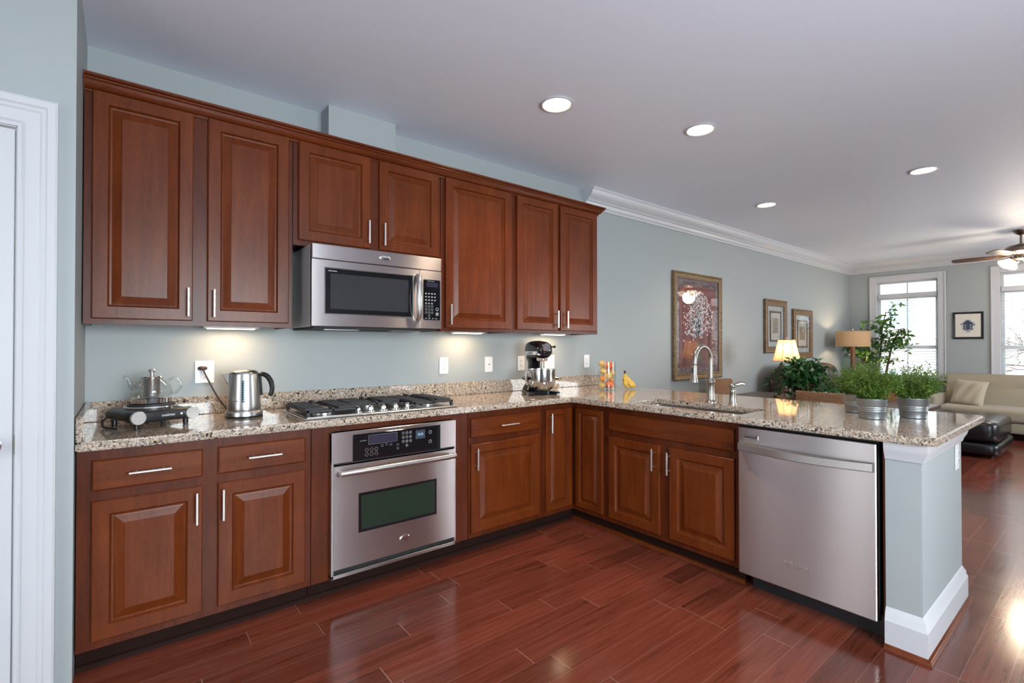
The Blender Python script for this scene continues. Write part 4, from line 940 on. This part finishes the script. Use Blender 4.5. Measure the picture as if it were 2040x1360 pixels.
# bananas
ba = thing('banana_bunch', 'small bunch of spotted ripe bananas beside the fruit vase', 'bananas', (3.52, -.475, ZT), VR)
for k, (dx, dy) in enumerate(((-.012, -.012), (.028, -.008), (.052, .018))):
    P = [(-.012, 0, .135), (-.014+.1*dx, dy*.3, .118), (-.014+dx*.5, dy*.8, .085), (-.004+dx*.95, dy*1.3, .050), (.012+dx*1.15, dy*1.6, .024), (.030+dx*1.1-.005*k, dy*1.7, .0175)]
    G().tube(*sm(P, [.006, .009, .0175, .020, .0175, .007], 3), 10).obj('banana', 'banana', ba)
G().tube([(-.014, 0, .132), (-.018, 0, .158)], [.010, .007], 8).obj('stalk', 'bark', ba)

# galvanized pots with herbs
POT = [('galvanized bucket of feathery green herbs nearest the worktop edge, left of the dishwasher end', 3.135, -2.329, .11, .155, 1), ('galvanized bucket of loose green herbs set apart toward the worktop end', 3.335, -2.453, .115, .15, 2), ('galvanized bucket partly hidden behind the nearest herb bucket', 3.347, -2.203, .12, .15, 3)]
for lab, x, y, sp, hh, sd in [(a, b, c, d, e*1.32, f) for a, b, c, d, e, f in POT]:
    t = thing('herb_pot', lab, 'potted plant', (x, y, ZT), random.uniform(0, 6), 'galvanized herb buckets'); rnd = random.Random(sd)
    pr = [(.0535, .001), (.0555, .003), (.0585, .038), (.0598, .040), (.0588, .044), (.0602, .047), (.0614, .049), (.0604, .053), (.0618, .056), (.0630, .058), (.0622, .062), (.0634, .064), (.0655, .095), (.0680, .099), (.0680, .102), (.0645, .101), (.058, .05)]
    G().lathe(pr, 40).obj('bucket', 'galv', t)
    G().lathe([(.0625, .084), (.05, .088), (0, .09)], 24, cap=False).obj('soil', 'soil', t)
    gs = G(); gl = G()
    for k in range(185):
        a = rnd.uniform(0, 2*pi); r0 = .050*math.sqrt(rnd.random()); out = rnd.uniform(.1, 1.0)
        H = hh*rnd.uniform(.45, 1.0)*(1.15-.35*out); tipr = sp*out*rnd.uniform(.8, 1.2)
        P = []
        for s in range(6):
            u = s/5; P.append(Vector(((r0+tipr*u**1.3)*cos(a), (r0+tipr*u**1.3)*sin(a), .086+H*(u-.18*u*u*out))))
        gs.tube(P, .0008, 3)
        for s in range(26):
            u = rnd.uniform(.15, 1.0); i = min(int(u*5), 4); q = P[i].lerp(P[i+1], u*5-i) + Vector((rnd.gauss(0, .007), rnd.gauss(0, .007), rnd.gauss(0, .006)))
            L = rnd.uniform(.0065, .0115)
            gl.leaf(q, (rnd.gauss(0, 1), rnd.gauss(0, 1), rnd.gauss(.3, .6)), (rnd.gauss(0, 1), rnd.gauss(0, 1), rnd.gauss(0, 1)), L, L*.8)
    gs.obj('herb_stems', 'stem', t); gl.obj('foliage', 'herb', t, smooth=False)

# ---------------------------------------------------------------- dining corner
dt = thing('dining_table', 'dark wood dining table behind the peninsula, under the trailing plant', 'table', (5.50, -1.28, 0))
G().box(-.42, .42, -.82, .82, .715, .75, .004).obj('tabletop', 'dark_wood', dt)
G().box(-.36, .36, -.76, .76, .63, .714).obj('apron', 'dark_wood', dt, smooth=False)
for sx in (-1, 1):
    for sy in (-1, 1): G().box(sx*.35-.035, sx*.35+.035, sy*.75-.035, sy*.75+.035, 0, .63, .004).obj('leg', 'dark_wood', dt)
def chair(label, x, y, rz):
    t = thing('dining_chair', label, 'chair', (x, y, 0), rz, 'woven dining chairs')
    G().box(-.23, .23, -.23, .22, .40, .455, .02, 3).obj('seat', 'rattan', t)
    lo = []
    for i in range(13):
        u = -1+i/6; xx = .245*u; c = .045*u*u
        lo.append([(xx, .215-c, .43), (xx, .275-c, .43), (xx, .325-c, .875), (xx, .315-c, .89), (xx, .285-c, .89), (xx, .265-c, .875)])
    G().loops(lo).obj('backrest', 'rattan', t, ang=50)
    for sx in (-1, 1):
        for yy_ in (-.20, .20): G().box(sx*.20-.02, sx*.20+.02, yy_-.02, yy_+.02, 0, .40, .003).obj('leg', 'dark_wood', t)
    return t
chair('woven rattan dining chair at the table end nearest the wall, behind the faucet', 5.58, -.44, 0)
chair('woven rattan dining chair with its back to the peninsula, left of the herb buckets', 5.02, -1.585, R(90))
chair('woven rattan dining chair on the far side of the table, showing between the herb buckets', 6.02, -1.57, R(-90))
# trailing plant on the table
iv = thing('trailing_plant', 'dark green trailing houseplant spilling over the dining table', 'potted plant', (5.60, -1.08, .75))
G().lathe([(.075, .001), (.085, .01), (.105, .13), (.11, .15), (.10, .15), (.09, .10)], 28).obj('planter', 'dark_wood', iv)
G().lathe([(.098, .135), (0, .14)], 20, cap=False).obj('soil', 'soil', iv)
rnd = random.Random(11); gs = G(); gl = G()
for k in range(64):
    a = rnd.uniform(0, 2*pi); sp = rnd.uniform(.08, .42); H = rnd.uniform(.02, .20); drop = rnd.uniform(0, .26) if sp > .22 else 0
    if sin(a)*sp < -.30: sp *= .8
    P = []
    for s in range(7):
        u = s/6; P.append(Vector((sp*.8*u*cos(a), sp*u*sin(a), .13+H*sin(pi*min(u*1.2, 1)*.75)*1.3-drop*u*u)))
    gs.tube(P, .0025, 4)
    for s in range(13):
        u = rnd.uniform(.2, 1); i = min(int(u*6), 5); q = P[i].lerp(P[i+1], u*6-i)+Vector((rnd.gauss(0, .02), rnd.gauss(0, .02), rnd.gauss(0, .02)))
        L = rnd.uniform(.05, .085); gl.leaf(q, (rnd.gauss(0, 1), rnd.gauss(0, 1), rnd.gauss(-.2, .5)), (rnd.gauss(0, 1), rnd.gauss(0, 1), rnd.gauss(0, .6)), L, L*.62, .12)
gs.obj('vines', 'stem', iv); gl.obj('foliage', 'ivy', iv, smooth=False)

# ---------------------------------------------------------------- living room
# end table with lamp
et = thing('end_table', 'dark wood end table under the lit table lamp', 'table', (6.30, -.637, 0))
G().box(-.23, .23, -.23, .23, .56, .59, .004).obj('tabletop', 'dark_wood', et)
for sx in (-1, 1):
    for sy in (-1, 1): G().box(sx*.2-.02, sx*.2+.02, sy*.2-.02, sy*.2+.02, 0, .56).obj('leg', 'dark_wood', et, smooth=False)
tl = thing('table_lamp', 'lit table lamp with a flared cream panel shade in front of the two gold frames', 'lamp', (6.30, -.637, .591), VR)
G().lathe([(.08, 0), (.08, .015), (.03, .03), (.022, .06), (.05, .14), (.055, .20), (.03, .28), (.014, .33), (.012, .44)], 24).obj('lamp_base', 'brass', tl)
def shade(rt, rb, z0, z1, n, curve=.0, panels=8):
    lo = []
    for k in range(9):
        u = k/8; r = rb+(rt-rb)*(u**.72 if curve else u); z = z0+(z1-z0)*u
        lo.append([(r*cos(2*pi*i/n), r*sin(2*pi*i/n)*.9, z) for i in range(n)])
    return lo
lo = shade(.098, .168, .508, .760, 8, 1)
so = G().loops(lo, cap0=False, cap1=False).obj('lamp_shade', 'shade_cream', tl, smooth=False)
g = G()
for i in range(8): g.tube([tuple(Vector(l[i])*1.003) for l in lo], .0022, 5)
g.tube(lo[0]+[lo[0][0]], .003, 5); g.tube(lo[-1]+[lo[-1][0]], .003, 5); g.obj('shade_piping', 'lamp_wood', so)
G().lathe([(.006, .44), (.006, .78), (.010, .785), (.012, .792), (0, .80)], 12).obj('finial', 'brass', tl)
l = lamp('table_lamp_glow', 'POINT', (0, 0, .64), 5, (1, .72, .42), shadow_soft_size=.05); l.parent = tl
# floor lamp in the corner
fl = thing('floor_lamp', 'tall lamp with a wide burlap drum shade in front of the ficus', 'lamp', (9.50, -.36, 0), VR)
G().lathe([(.14, 0), (.14, .02), (.03, .03)], 28).obj('lamp_base', 'lamp_wood', fl)
G().box(-.026, .026, -.026, .026, .03, 1.30, .003).obj('pole', 'lamp_wood', fl)
lo = [[(r*cos(2*pi*i/40), r*sin(2*pi*i/40)*.8, z) for i in range(40)] for r, z in ((.258, 1.268), (.250, 1.518))]
G().loops(lo, cap0=False, cap1=False).obj('lamp_shade', 'shade_burlap', fl)
G().lathe([(.006, 1.30), (.006, 1.545), (.010, 1.55), (0, 1.562)], 10).obj('finial', 'brass', fl)
l = lamp('floor_lamp_glow', 'POINT', (0, 0, 1.40), 11, (1, .76, .48), shadow_soft_size=.04); l.parent = fl
# brown leather sofa along the wall
so = thing('leather_sofa', 'dark brown leather sofa against the wall under the gold frames', 'sofa', (7.85, -.52, 0))
G().box(-1.02, 1.02, -.42, .42, .08, .30, .03, 3).obj('sofa_base', 'leather', so)
for x in (-.46, .46): G().sq((x, -.08, .38), (.455, .36, .11), 6, 28).obj('seat_cushion', 'leather', so)
for x in (-.46, .46): G().sq((x, .25, .74), (.47, .17, .29), 4.5, 28, Rm(R(0), 'X'), ez=2.8).obj('back_cushion', 'leather', so)
for s in (-1, 1):
    o = G().sq((s*1.03, .02, .42), (.14, .44, .28), 5, 28, ez=2.8).obj('arm', 'leather', so)
    G().tube([(s*1.03-.135, -.30+.7*i/14, .42+.20*sin(pi*i/14)) for i in range(15)], .005, 6).obj('piping', 'mat_grey', o)
for sx in (-1, 1):
    for sy in (-1, 1): G().box(sx*.95-.03, sx*.95+.03, sy*.36-.03, sy*.36+.03, 0, .09).obj('foot', 'dark_wood', so, smooth=False)
# ficus
fi = thing('ficus_tree', 'leafy ficus tree with several thin trunks in front of the first window', 'plant', (9.93, -.60, 0))
G().lathe([(.13, 0), (.15, .02), (.18, .30), (.185, .32), (.17, .32), (.16, .25)], 28).obj('planter', 'dark_wood', fi)
G().lathe([(.165, .29), (0, .30)], 20, cap=False).obj('soil', 'soil', fi)
rnd = random.Random(5); gl = G()
TR = [[(-.02, .03, .28), (-.01, .06, .8), (0, .13, 1.2), (.0, .22, 1.5)], [(.02, -.02, .28), (.0, .02, .8), (.02, -.02, 1.2), (.0, -.05, 1.6), (0, -.10, 1.84)], [(0, -.03, .28), (.02, -.10, .9), (.0, -.17, 1.25), (0, -.27, 1.55)], [(0, .05, .28), (-.03, .16, .85), (0, .30, 1.2), (0, .38, 1.4)]]
for P in TR:
    G().tube(P, [.020, .017, .014, .010, .006][:len(P)], 8).obj('trunk', 'bark', fi)
gb = G()
for P in TR:
    P = [Vector(p) for p in P]
    for k in range(26):
        u = rnd.uniform(.45, 1)*(len(P)-1); i = min(int(u), len(P)-2); q = P[i].lerp(P[i+1], u-i)
        a = rnd.uniform(0, 2*pi); Lb = rnd.uniform(.12, .36)
        e = q + Vector((Lb*.65*cos(a), Lb*sin(a), rnd.uniform(-.06, .14)))
        e.y = max(min(e.y, .47), -.42); e.x = min(e.x, .44)
        gb.tube([q, q.lerp(e, .5)+Vector((0, 0, .02)), e], .003, 4)
        for s in range(8):
            p = q.lerp(e, rnd.uniform(.3, 1.05))+Vector((rnd.gauss(0, .02), rnd.gauss(0, .025), rnd.gauss(0, .02)))
            L = rnd.uniform(.06, .105); gl.leaf(p, (rnd.gauss(0, .7), rnd.gauss(0, 1), rnd.gauss(-.6, .5)), (rnd.gauss(0, 1), rnd.gauss(0, 1), rnd.gauss(0, .5)), L, L*.48, .1)
gb.obj('twigs', 'bark', fi); gl.obj('foliage', 'ficus', fi, smooth=False)
# beige sofa along the far wall
bs = thing('beige_sofa', 'beige tufted fabric sofa below the windows on the far wall', 'sofa', (9.93, -2.50, 0))
G().box(-.45, .42, -1.10, 1.10, .10, .24, .02, 2).obj('sofa_base', 'beige', bs)
G().box(-.48, .20, -1.085, 1.085, .245, .415, .045, 4).obj('seat_cushion', 'beige', bs)
g = G(); lo = [];
nx, nz = 44, 12; vs = []; fs = []
for j in range(nz+1):
    for i in range(nx+1):
        u = i/nx; v = j/nz; y = -1.09+2.18*u; z = .40+.46*v
        tuft = 0
        for ty in (-.73, -.25, .25, .73):
            d2 = ((y-ty)/.10)**2+((z-.66)/.05)**2; tuft += .028*math.exp(-d2)
        tuft += .012*math.exp(-((z-.66)/.016)**2)
        rnd_ = .05*(max(0, (v-.8)/.2)**2)
        vs.append((.14+.13*v+tuft+rnd_, y, z-.006*max(0, (v-.9)/.1)))
for j in range(nz):
    for i in range(nx): k = j*(nx+1)+i; fs.append((k, k+nx+1, k+nx+2, k+1))
g.add(vs, fs)
g.box(.30, .43, -1.09, 1.09, .24, .855, .02, 2); g.box(.16, .32, -1.088, 1.088, .25, .42); g.add([(.32, -1.09, .853), (.32, 1.09, .853), (.34, 1.09, .853), (.34, -1.09, .853)], [(0, 1, 2, 3)])
g.prism([(.145, .40), (.272, .855), (.32, .855), (.32, .40)], 'y', -1.0895, -1.085); g.prism([(.145, .40), (.272, .855), (.32, .855), (.32, .40)], 'y', 1.085, 1.0895)
g.obj('backrest', 'beige', bs, ang=40)
for s in (-1, 1): G().box(-.46, .42, s*1.145-.05, s*1.145+.05, .11, .55, .03, 3).obj('arm', 'beige', bs)
for sx in (-.38, .35):
    for sy in (-1.0, 1.0): G().box(sx-.03, sx+.03, sy-.03, sy+.03, 0, .105).obj('foot', 'dark_wood', bs, smooth=False)
pl = thing('throw_pillow', 'square beige pillow leaning in the left corner of the beige sofa', 'pillow', (9.90, -1.70, .585), 0)
def pillow(h, th, n=18):
    vs = []; fs = []
    for side in (1, -1):
        o = len(vs)
        for j in range(n+1):
            for i in range(n+1):
                u = -1+2*i/n; v = -1+2*j/n; e = (1-u**4)*(1-v**4); pin = 1-.06*(1-abs(u))*abs(v)**3-.0
                x = h*u*(1-.07*(1-v*v)*abs(u)**3); y = h*v*(1-.07*(1-u*u)*abs(v)**3)
                vs.append((side*th*e**.55+.006*sin(9*u+4*v)*e, x, y))
        for j in range(n):
            for i in range(n):
                k = o+j*(n+1)+i; f = (k, k+1, k+n+2, k+n+1); fs.append(f if side > 0 else f[::-1])
    return vs, fs
g = G(); g.add(*pillow(.20, .07), X=Rm(R(16), 'Y') @ Rm(R(-14), 'Z') @ Rm(R(9), 'X')); g.obj('pillow_cover', 'beige2', pl, ang=70)
# ottoman
ot = thing('leather_ottoman', 'black leather ottoman with a cushioned top in front of the beige sofa', 'ottoman', (8.33, -1.83, 0), 0)
G().sq((0, 0, .30), (.56, .43, .135), 10, 48, ez=6).obj('cushion_top', 'leather_black', ot, ang=60)
G().sq((0, 0, .105), (.57, .44, .075), 11, 48, ez=7).obj('ottoman_base', 'leather_black', ot, ang=60)
for sx in (-1, 1):
    for sy in (-1, 1): G().lathe([(.02, 0), (.025, .03)], 10, Tm(sx*.48, sy*.35, 0)).obj('foot', 'dark_wood', ot)
# lamp on a stand across the room, mirrored in the big picture
ml = thing('floor_lamp', 'lit drum-shade lamp by the far windows, seen mirrored in the floral picture', 'lamp', (9.75, -4.55, 0))
G().lathe([(.14, 0), (.14, .02), (.02, .03), (.015, .05), (.015, 1.2)], 20).obj('lamp_base', 'brass', ml)
G().loops([[(r*cos(2*pi*i/32), r*sin(2*pi*i/32), z) for i in range(32)] for r, z in ((.22, .98), (.21, 1.42))], cap0=False, cap1=False).obj('lamp_shade', 'shade_cream', ml)
l = lamp('drum_lamp_glow', 'POINT', (0, 0, 1.24), 12, (1, .7, .4), shadow_soft_size=.05); l.parent = ml

# pictures on the long wall (front toward -y)
def frame_mesh(w, h, prof):
    return [[(-w/2+i, -o, -h/2+i), (w/2-i, -o, -h/2+i), (w/2-i, -o, h/2-i), (-w/2+i, -o, h/2-i)] for i, o in prof]
def picture(label, loc, w, h, rz, fmat, prof, matc, loc_print):
    t = thing('framed_picture', label, 'picture', loc, rz)
    G().loops(frame_mesh(w, h, prof), cap0=False, cap1=False).obj('picture_frame', fmat, t, smooth=False)
    d = prof[-1][0]
    G().box(-w/2+d-.004, w/2-d+.004, -.012, -.002, -h/2+d-.004, h/2-d+.004).obj('mat_board', matc, t, smooth=False)
    return t
FP = [(0, 0), (0, .034), (.012, .040), (.020, .036), (.028, .030), (.050, .026), (.062, .030), (.070, .028), (.072, .014)]
x0, x1, z0, z1 = 4.907, 5.944, .8915, 2.1193
p1 = picture('tall gold-framed floral picture in red behind the faucet', ((x0+x1)/2, -.001, (z0+z1)/2), x1-x0, z1-z0, 0, 'gold_frame', FP, 'purple_print', None)
W1, H1 = x1-x0, z1-z0
pr = G().box(-W1/2+.13, W1/2-.13, -.0135, -.012, -H1/2+.15, H1/2-.16).obj('red_field', 'red_print', p1, smooth=False)
vp = [(0.085, -.40), (.10, -.33), (.07, -.26), (.045, -.22), (.055, -.18)]
g = G(); pts = [(x, z) for x, z in vp]+[(-x, z) for x, z in vp[::-1]]; g.prism(pts, 'y', -.0142, -.0134); g.prism([(-.16, -.41), (.16, -.41), (.13, -.44), (-.13, -.44)], 'y', -.0142, -.0134); g.obj('painted_vase', 'vase_print', pr, smooth=False)
g = G(); rnd = random.Random(3)
for k in range(620):
    a = rnd.gauss(0, .62); rr1 = rnd.uniform(.06, .60)**.9
    x = rr1*sin(a)*.62; z = -.17+rr1*cos(a)*.95
    if abs(x) > .33 or z > .42: continue
    an = rnd.uniform(0, pi); L = rnd.uniform(.018, .034); wd = L*.36; c, s = cos(an), sin(an)
    ps = [(x+c*L*.6, z+s*L*.6), (x-s*wd, z+c*wd), (x-c*L*.6, z-s*L*.6), (x+s*wd, z-c*wd)]
    g.prism(ps, 'y', -.0148, -.0136)
g.obj('painted_blossoms', 'petal', pr, smooth=False)
g = G()
for k in range(160):
    side = rnd.choice('tblr'); 
    x = rnd.uniform(-W1/2+.085, W1/2-.085); z = rnd.uniform(-H1/2+.085, H1/2-.085)
    if side == 't': z = rnd.uniform(H1/2-.15, H1/2-.085)
    elif side == 'b': z = rnd.uniform(-H1/2+.085, -H1/2+.14)
    elif side == 'l': x = rnd.uniform(-W1/2+.08, -W1/2+.12)
    else: x = rnd.uniform(W1/2-.12, W1/2-.08)
    L = rnd.uniform(.006, .013); g.prism([(x+L, z), (x, z+L*.8), (x-L, z), (x, z-L*.8)], 'y', -.0130, -.0120)
g.obj('border_flecks', 'ink_pale', pr, smooth=False)
G().box(-W1/2+.07, W1/2-.07, -.0185, -.0175, -H1/2+.07, H1/2-.07).obj('picture_glass', 'picture_glass', p1, smooth=False)
FP2 = [(0, 0), (0, .036), (.015, .042), (.035, .034), (.075, .028), (.088, .030), (.092, .014)]
def dbl(label, x0, x1, z0, z1):
    w, h = x1-x0, z1-z0
    t = picture(label, ((x0+x1)/2, -.001, (z0+z1)/2), w, h, 0, 'brown_frame', FP2, 'mat_grey', None); t['group'] = 'pair of gold double-framed prints'
    iw, ih = w-.34, h-.32
    G().loops(frame_mesh(iw, ih, [(0, .012), (0, .022), (.012, .025), (.024, .020), (.028, .014)]), cap0=False, cap1=False).obj('inner_frame', 'brown_frame', t, smooth=False)
    G().box(-iw/2+.024, iw/2-.024, -.0150, -.0122, -ih/2+.024, ih/2-.024).obj('inner_mat', 'mat_cream', t, smooth=False)
    G().box(-iw/2+.085, iw/2-.085, -.0165, -.0150, -ih/2+.12, ih/2-.10).obj('print_sheet', 'tan_print', t, smooth=False)
    G().box(-w/2+.09, w/2-.09, -.0265, -.0258, -h/2+.09, h/2-.09).obj('picture_glass', 'picture_glass', t, smooth=False)
dbl('higher, left one of the two gold double-framed prints over the sofa', 7.1156, 7.81, 1.1784, 1.936)
dbl('lower, right one of the two gold double-framed prints over the sofa', 8.04, 8.75, 1.0906, 1.839)
fw, fh = 1.7854-1.4274, 1.8112-1.3896
p4 = picture('small black framed print hung between the two windows', (XF-.001, -(1.7854+1.4274)/2, (1.8112+1.3896)/2), fw, fh, -pi/2, 'gloss_black', [(0, 0), (0, .022), (.026, .020), (.030, .012)], 'mat_cream', None)
rnd = random.Random(9); g = G()
g.prism([(.082*(1+.22*math.sin(5*a)+.12*math.sin(11*a+1))*cos(a)*.92, -.005+.098*(1+.14*math.sin(7*a)+.08*math.sin(13*a))*sin(a)) for a in [2*pi*k/48 for k in range(48)]], 'y', -.0130, -.0118); wash = g.obj('print_wash', 'ink_pale', p4, smooth=False)
g = G(); g.prism([(-.05, -.065), (.05, -.065), (.05, .035), (.065, .035), (.02, .062), (0, .088), (-.02, .062), (-.065, .035), (-.05, .035)], 'y', -.0136, -.0128)
for k in range(60):
    a = rnd.uniform(0, 2*pi); q = rnd.uniform(.45, .95); x, z = .078*q*cos(a), -.005+.09*q*sin(a); L = rnd.uniform(.004, .012); t_ = rnd.uniform(0, pi)
    g.prism([(x+L*cos(t_), z+L*sin(t_)), (x-.3*L*sin(t_), z+.3*L*cos(t_)), (x-L*cos(t_), z-L*sin(t_)), (x+.3*L*sin(t_), z-.3*L*cos(t_))], 'y', -.0136, -.0128)
pk = g.obj('print_drawing', 'ink', p4, smooth=False)
g = G(); [g.box(x-.009, x+.009, -.0145, -.0134, z-.012, z+.012) for x in (-.03, .03) for z in (.0, -.04)]; g.obj('print_highlights', 'ink_pale', pk, smooth=False)

# ceiling fan at the right edge
cf = thing('ceiling_fan', 'bronze ceiling fan with lit bell glass shades at the right edge', 'fan', (8.99, -2.33, ZC))
G().lathe([(.0, 0), (.075, 0), (.072, -.02), (.045, -.05), (.02, -.065)], 28).obj('canopy', 'brass', cf)
G().tube([(0, 0, -.05), (0, 0, -.19)], .012, 10).obj('downrod', 'brass', cf)
G().lathe([(.02, -.17), (.06, -.185), (.13, -.205), (.155, -.235), (.155, -.275), (.12, -.30), (.07, -.315), (.06, -.36), (.03, -.38)], 36).obj('motor_housing', 'brass', cf)
for k in range(5):
    X = Rm(R(90-72*k), 'Z') @ Tm(0, 0, -.318) @ Rm(R(12), 'X')
    ar = G().tube([(.09, 0, .01), (.15, 0, .0), (.19, 0, .0)], [.014, .012, .02], 8, X, flat=.4).obj('blade_arm', 'brass', cf)
    g = G(); bl_ = [(.17, -.05), (.45, -.068), (.62, -.066), (.652, -.045), (.66, 0), (.652, .045), (.62, .066), (.45, .068), (.17, .05)]
    g.loops([[(x, y, z) for x, y in bl_] for z in (-.003, .004)], X); g.obj('blade', 'blade', ar, smooth=False)
for k in range(4):
    X = Rm(R(35+90*k), 'Z') @ Tm(.10, 0, -.365) @ Rm(R(-52), 'Y')
    ar = G().tube([(-.06, 0, .02), (0, 0, .0)], .010, 8, X).lathe([(.02, .012), (.022, -.012)], 14, X).obj('lamp_arm', 'brass', cf)
    G().lathe([(.020, -.01), (.032, -.03), (.042, -.06), (.052, -.09), (.066, -.108), (.0655, -.108), (.045, -.075), (.02, -.02)], 24, X).obj('bell_shade', 'fan_glow', ar)
l = lamp('fan_glow', 'POINT', (0, 0, -.50), 26, (1, .82, .60), shadow_soft_size=.12); l.parent = cf

# ---------------------------------------------------------------- outside
ks(G().box(-40, 60, -40, 40, -3.1, -3.0).obj('street', 'asphalt', smooth=False))
bb = thing('brick_building', 'pale brick row of houses across the street, seen through the windows', 'building', (27, -1, -3))
G().box(0, 6, -16, 16, 0, 4.6).obj('ground_storey', 'brick', bb, smooth=False)
G().box(-.05, 6, -16, 16, 4.6, 7.2).obj('pale_storey', 'pale_wall', bb, smooth=False)
G().box(0, 6, -16, 16, 7.2, 9.6).obj('top_storey', 'brick', bb, smooth=False)
G().box(-.3, 6, -16.2, 16.2, 9.6, 10.0).obj('cornice', 'pale_wall', bb, smooth=False)
for fz, hz in ((1.6, 1.7), (5.0, 1.7), (7.5, 1.5)):
    for k in range(11):
        y = -12.5+2.35*k+(.0 if fz != 1.6 else .6)
        f = G().box(-.1, .0, y-.6, y+.6, fz, fz+hz).obj('building_window', 'pale_wall', bb, smooth=False)
        G().box(-.13, -.09, y-.48, y-.04, fz+.1, fz+hz-.1).box(-.13, -.09, y+.04, y+.48, fz+.1, fz+hz-.1).obj('window_pane', 'ext_pane', f, smooth=False)
bt = thing('bare_tree', 'leafless street tree outside the window at the right edge', 'tree', (17, -4.2, -3))
rnd = random.Random(2); g = G()
G().tube([(0, 0, 0), (.05, 0, 1.5), (0, .1, 3)], [.16, .13, .10], 8).obj('trunk', 'bark', bt)
def br(p, d, L, r, n):
    e = p+d*L; g.tube([p, p.lerp(e, .5)+Vector((rnd.gauss(0, .04), rnd.gauss(0, .04), 0)), e], [r, r*.8, r*.6], 5)
    if n:
        for _ in range(3):
            dd = (d+Vector((rnd.gauss(0, .5), rnd.gauss(0, .5), rnd.gauss(.1, .35)))).normalized(); br(e, dd, L*.72, r*.55, n-1)
for k in range(6): br(Vector((0, .1, 2.4+.12*k)), Vector((rnd.gauss(0, .6), rnd.gauss(0, .7), 1)).normalized(), 1.3, .055, 4)
g.obj('branches', 'bark', bt)
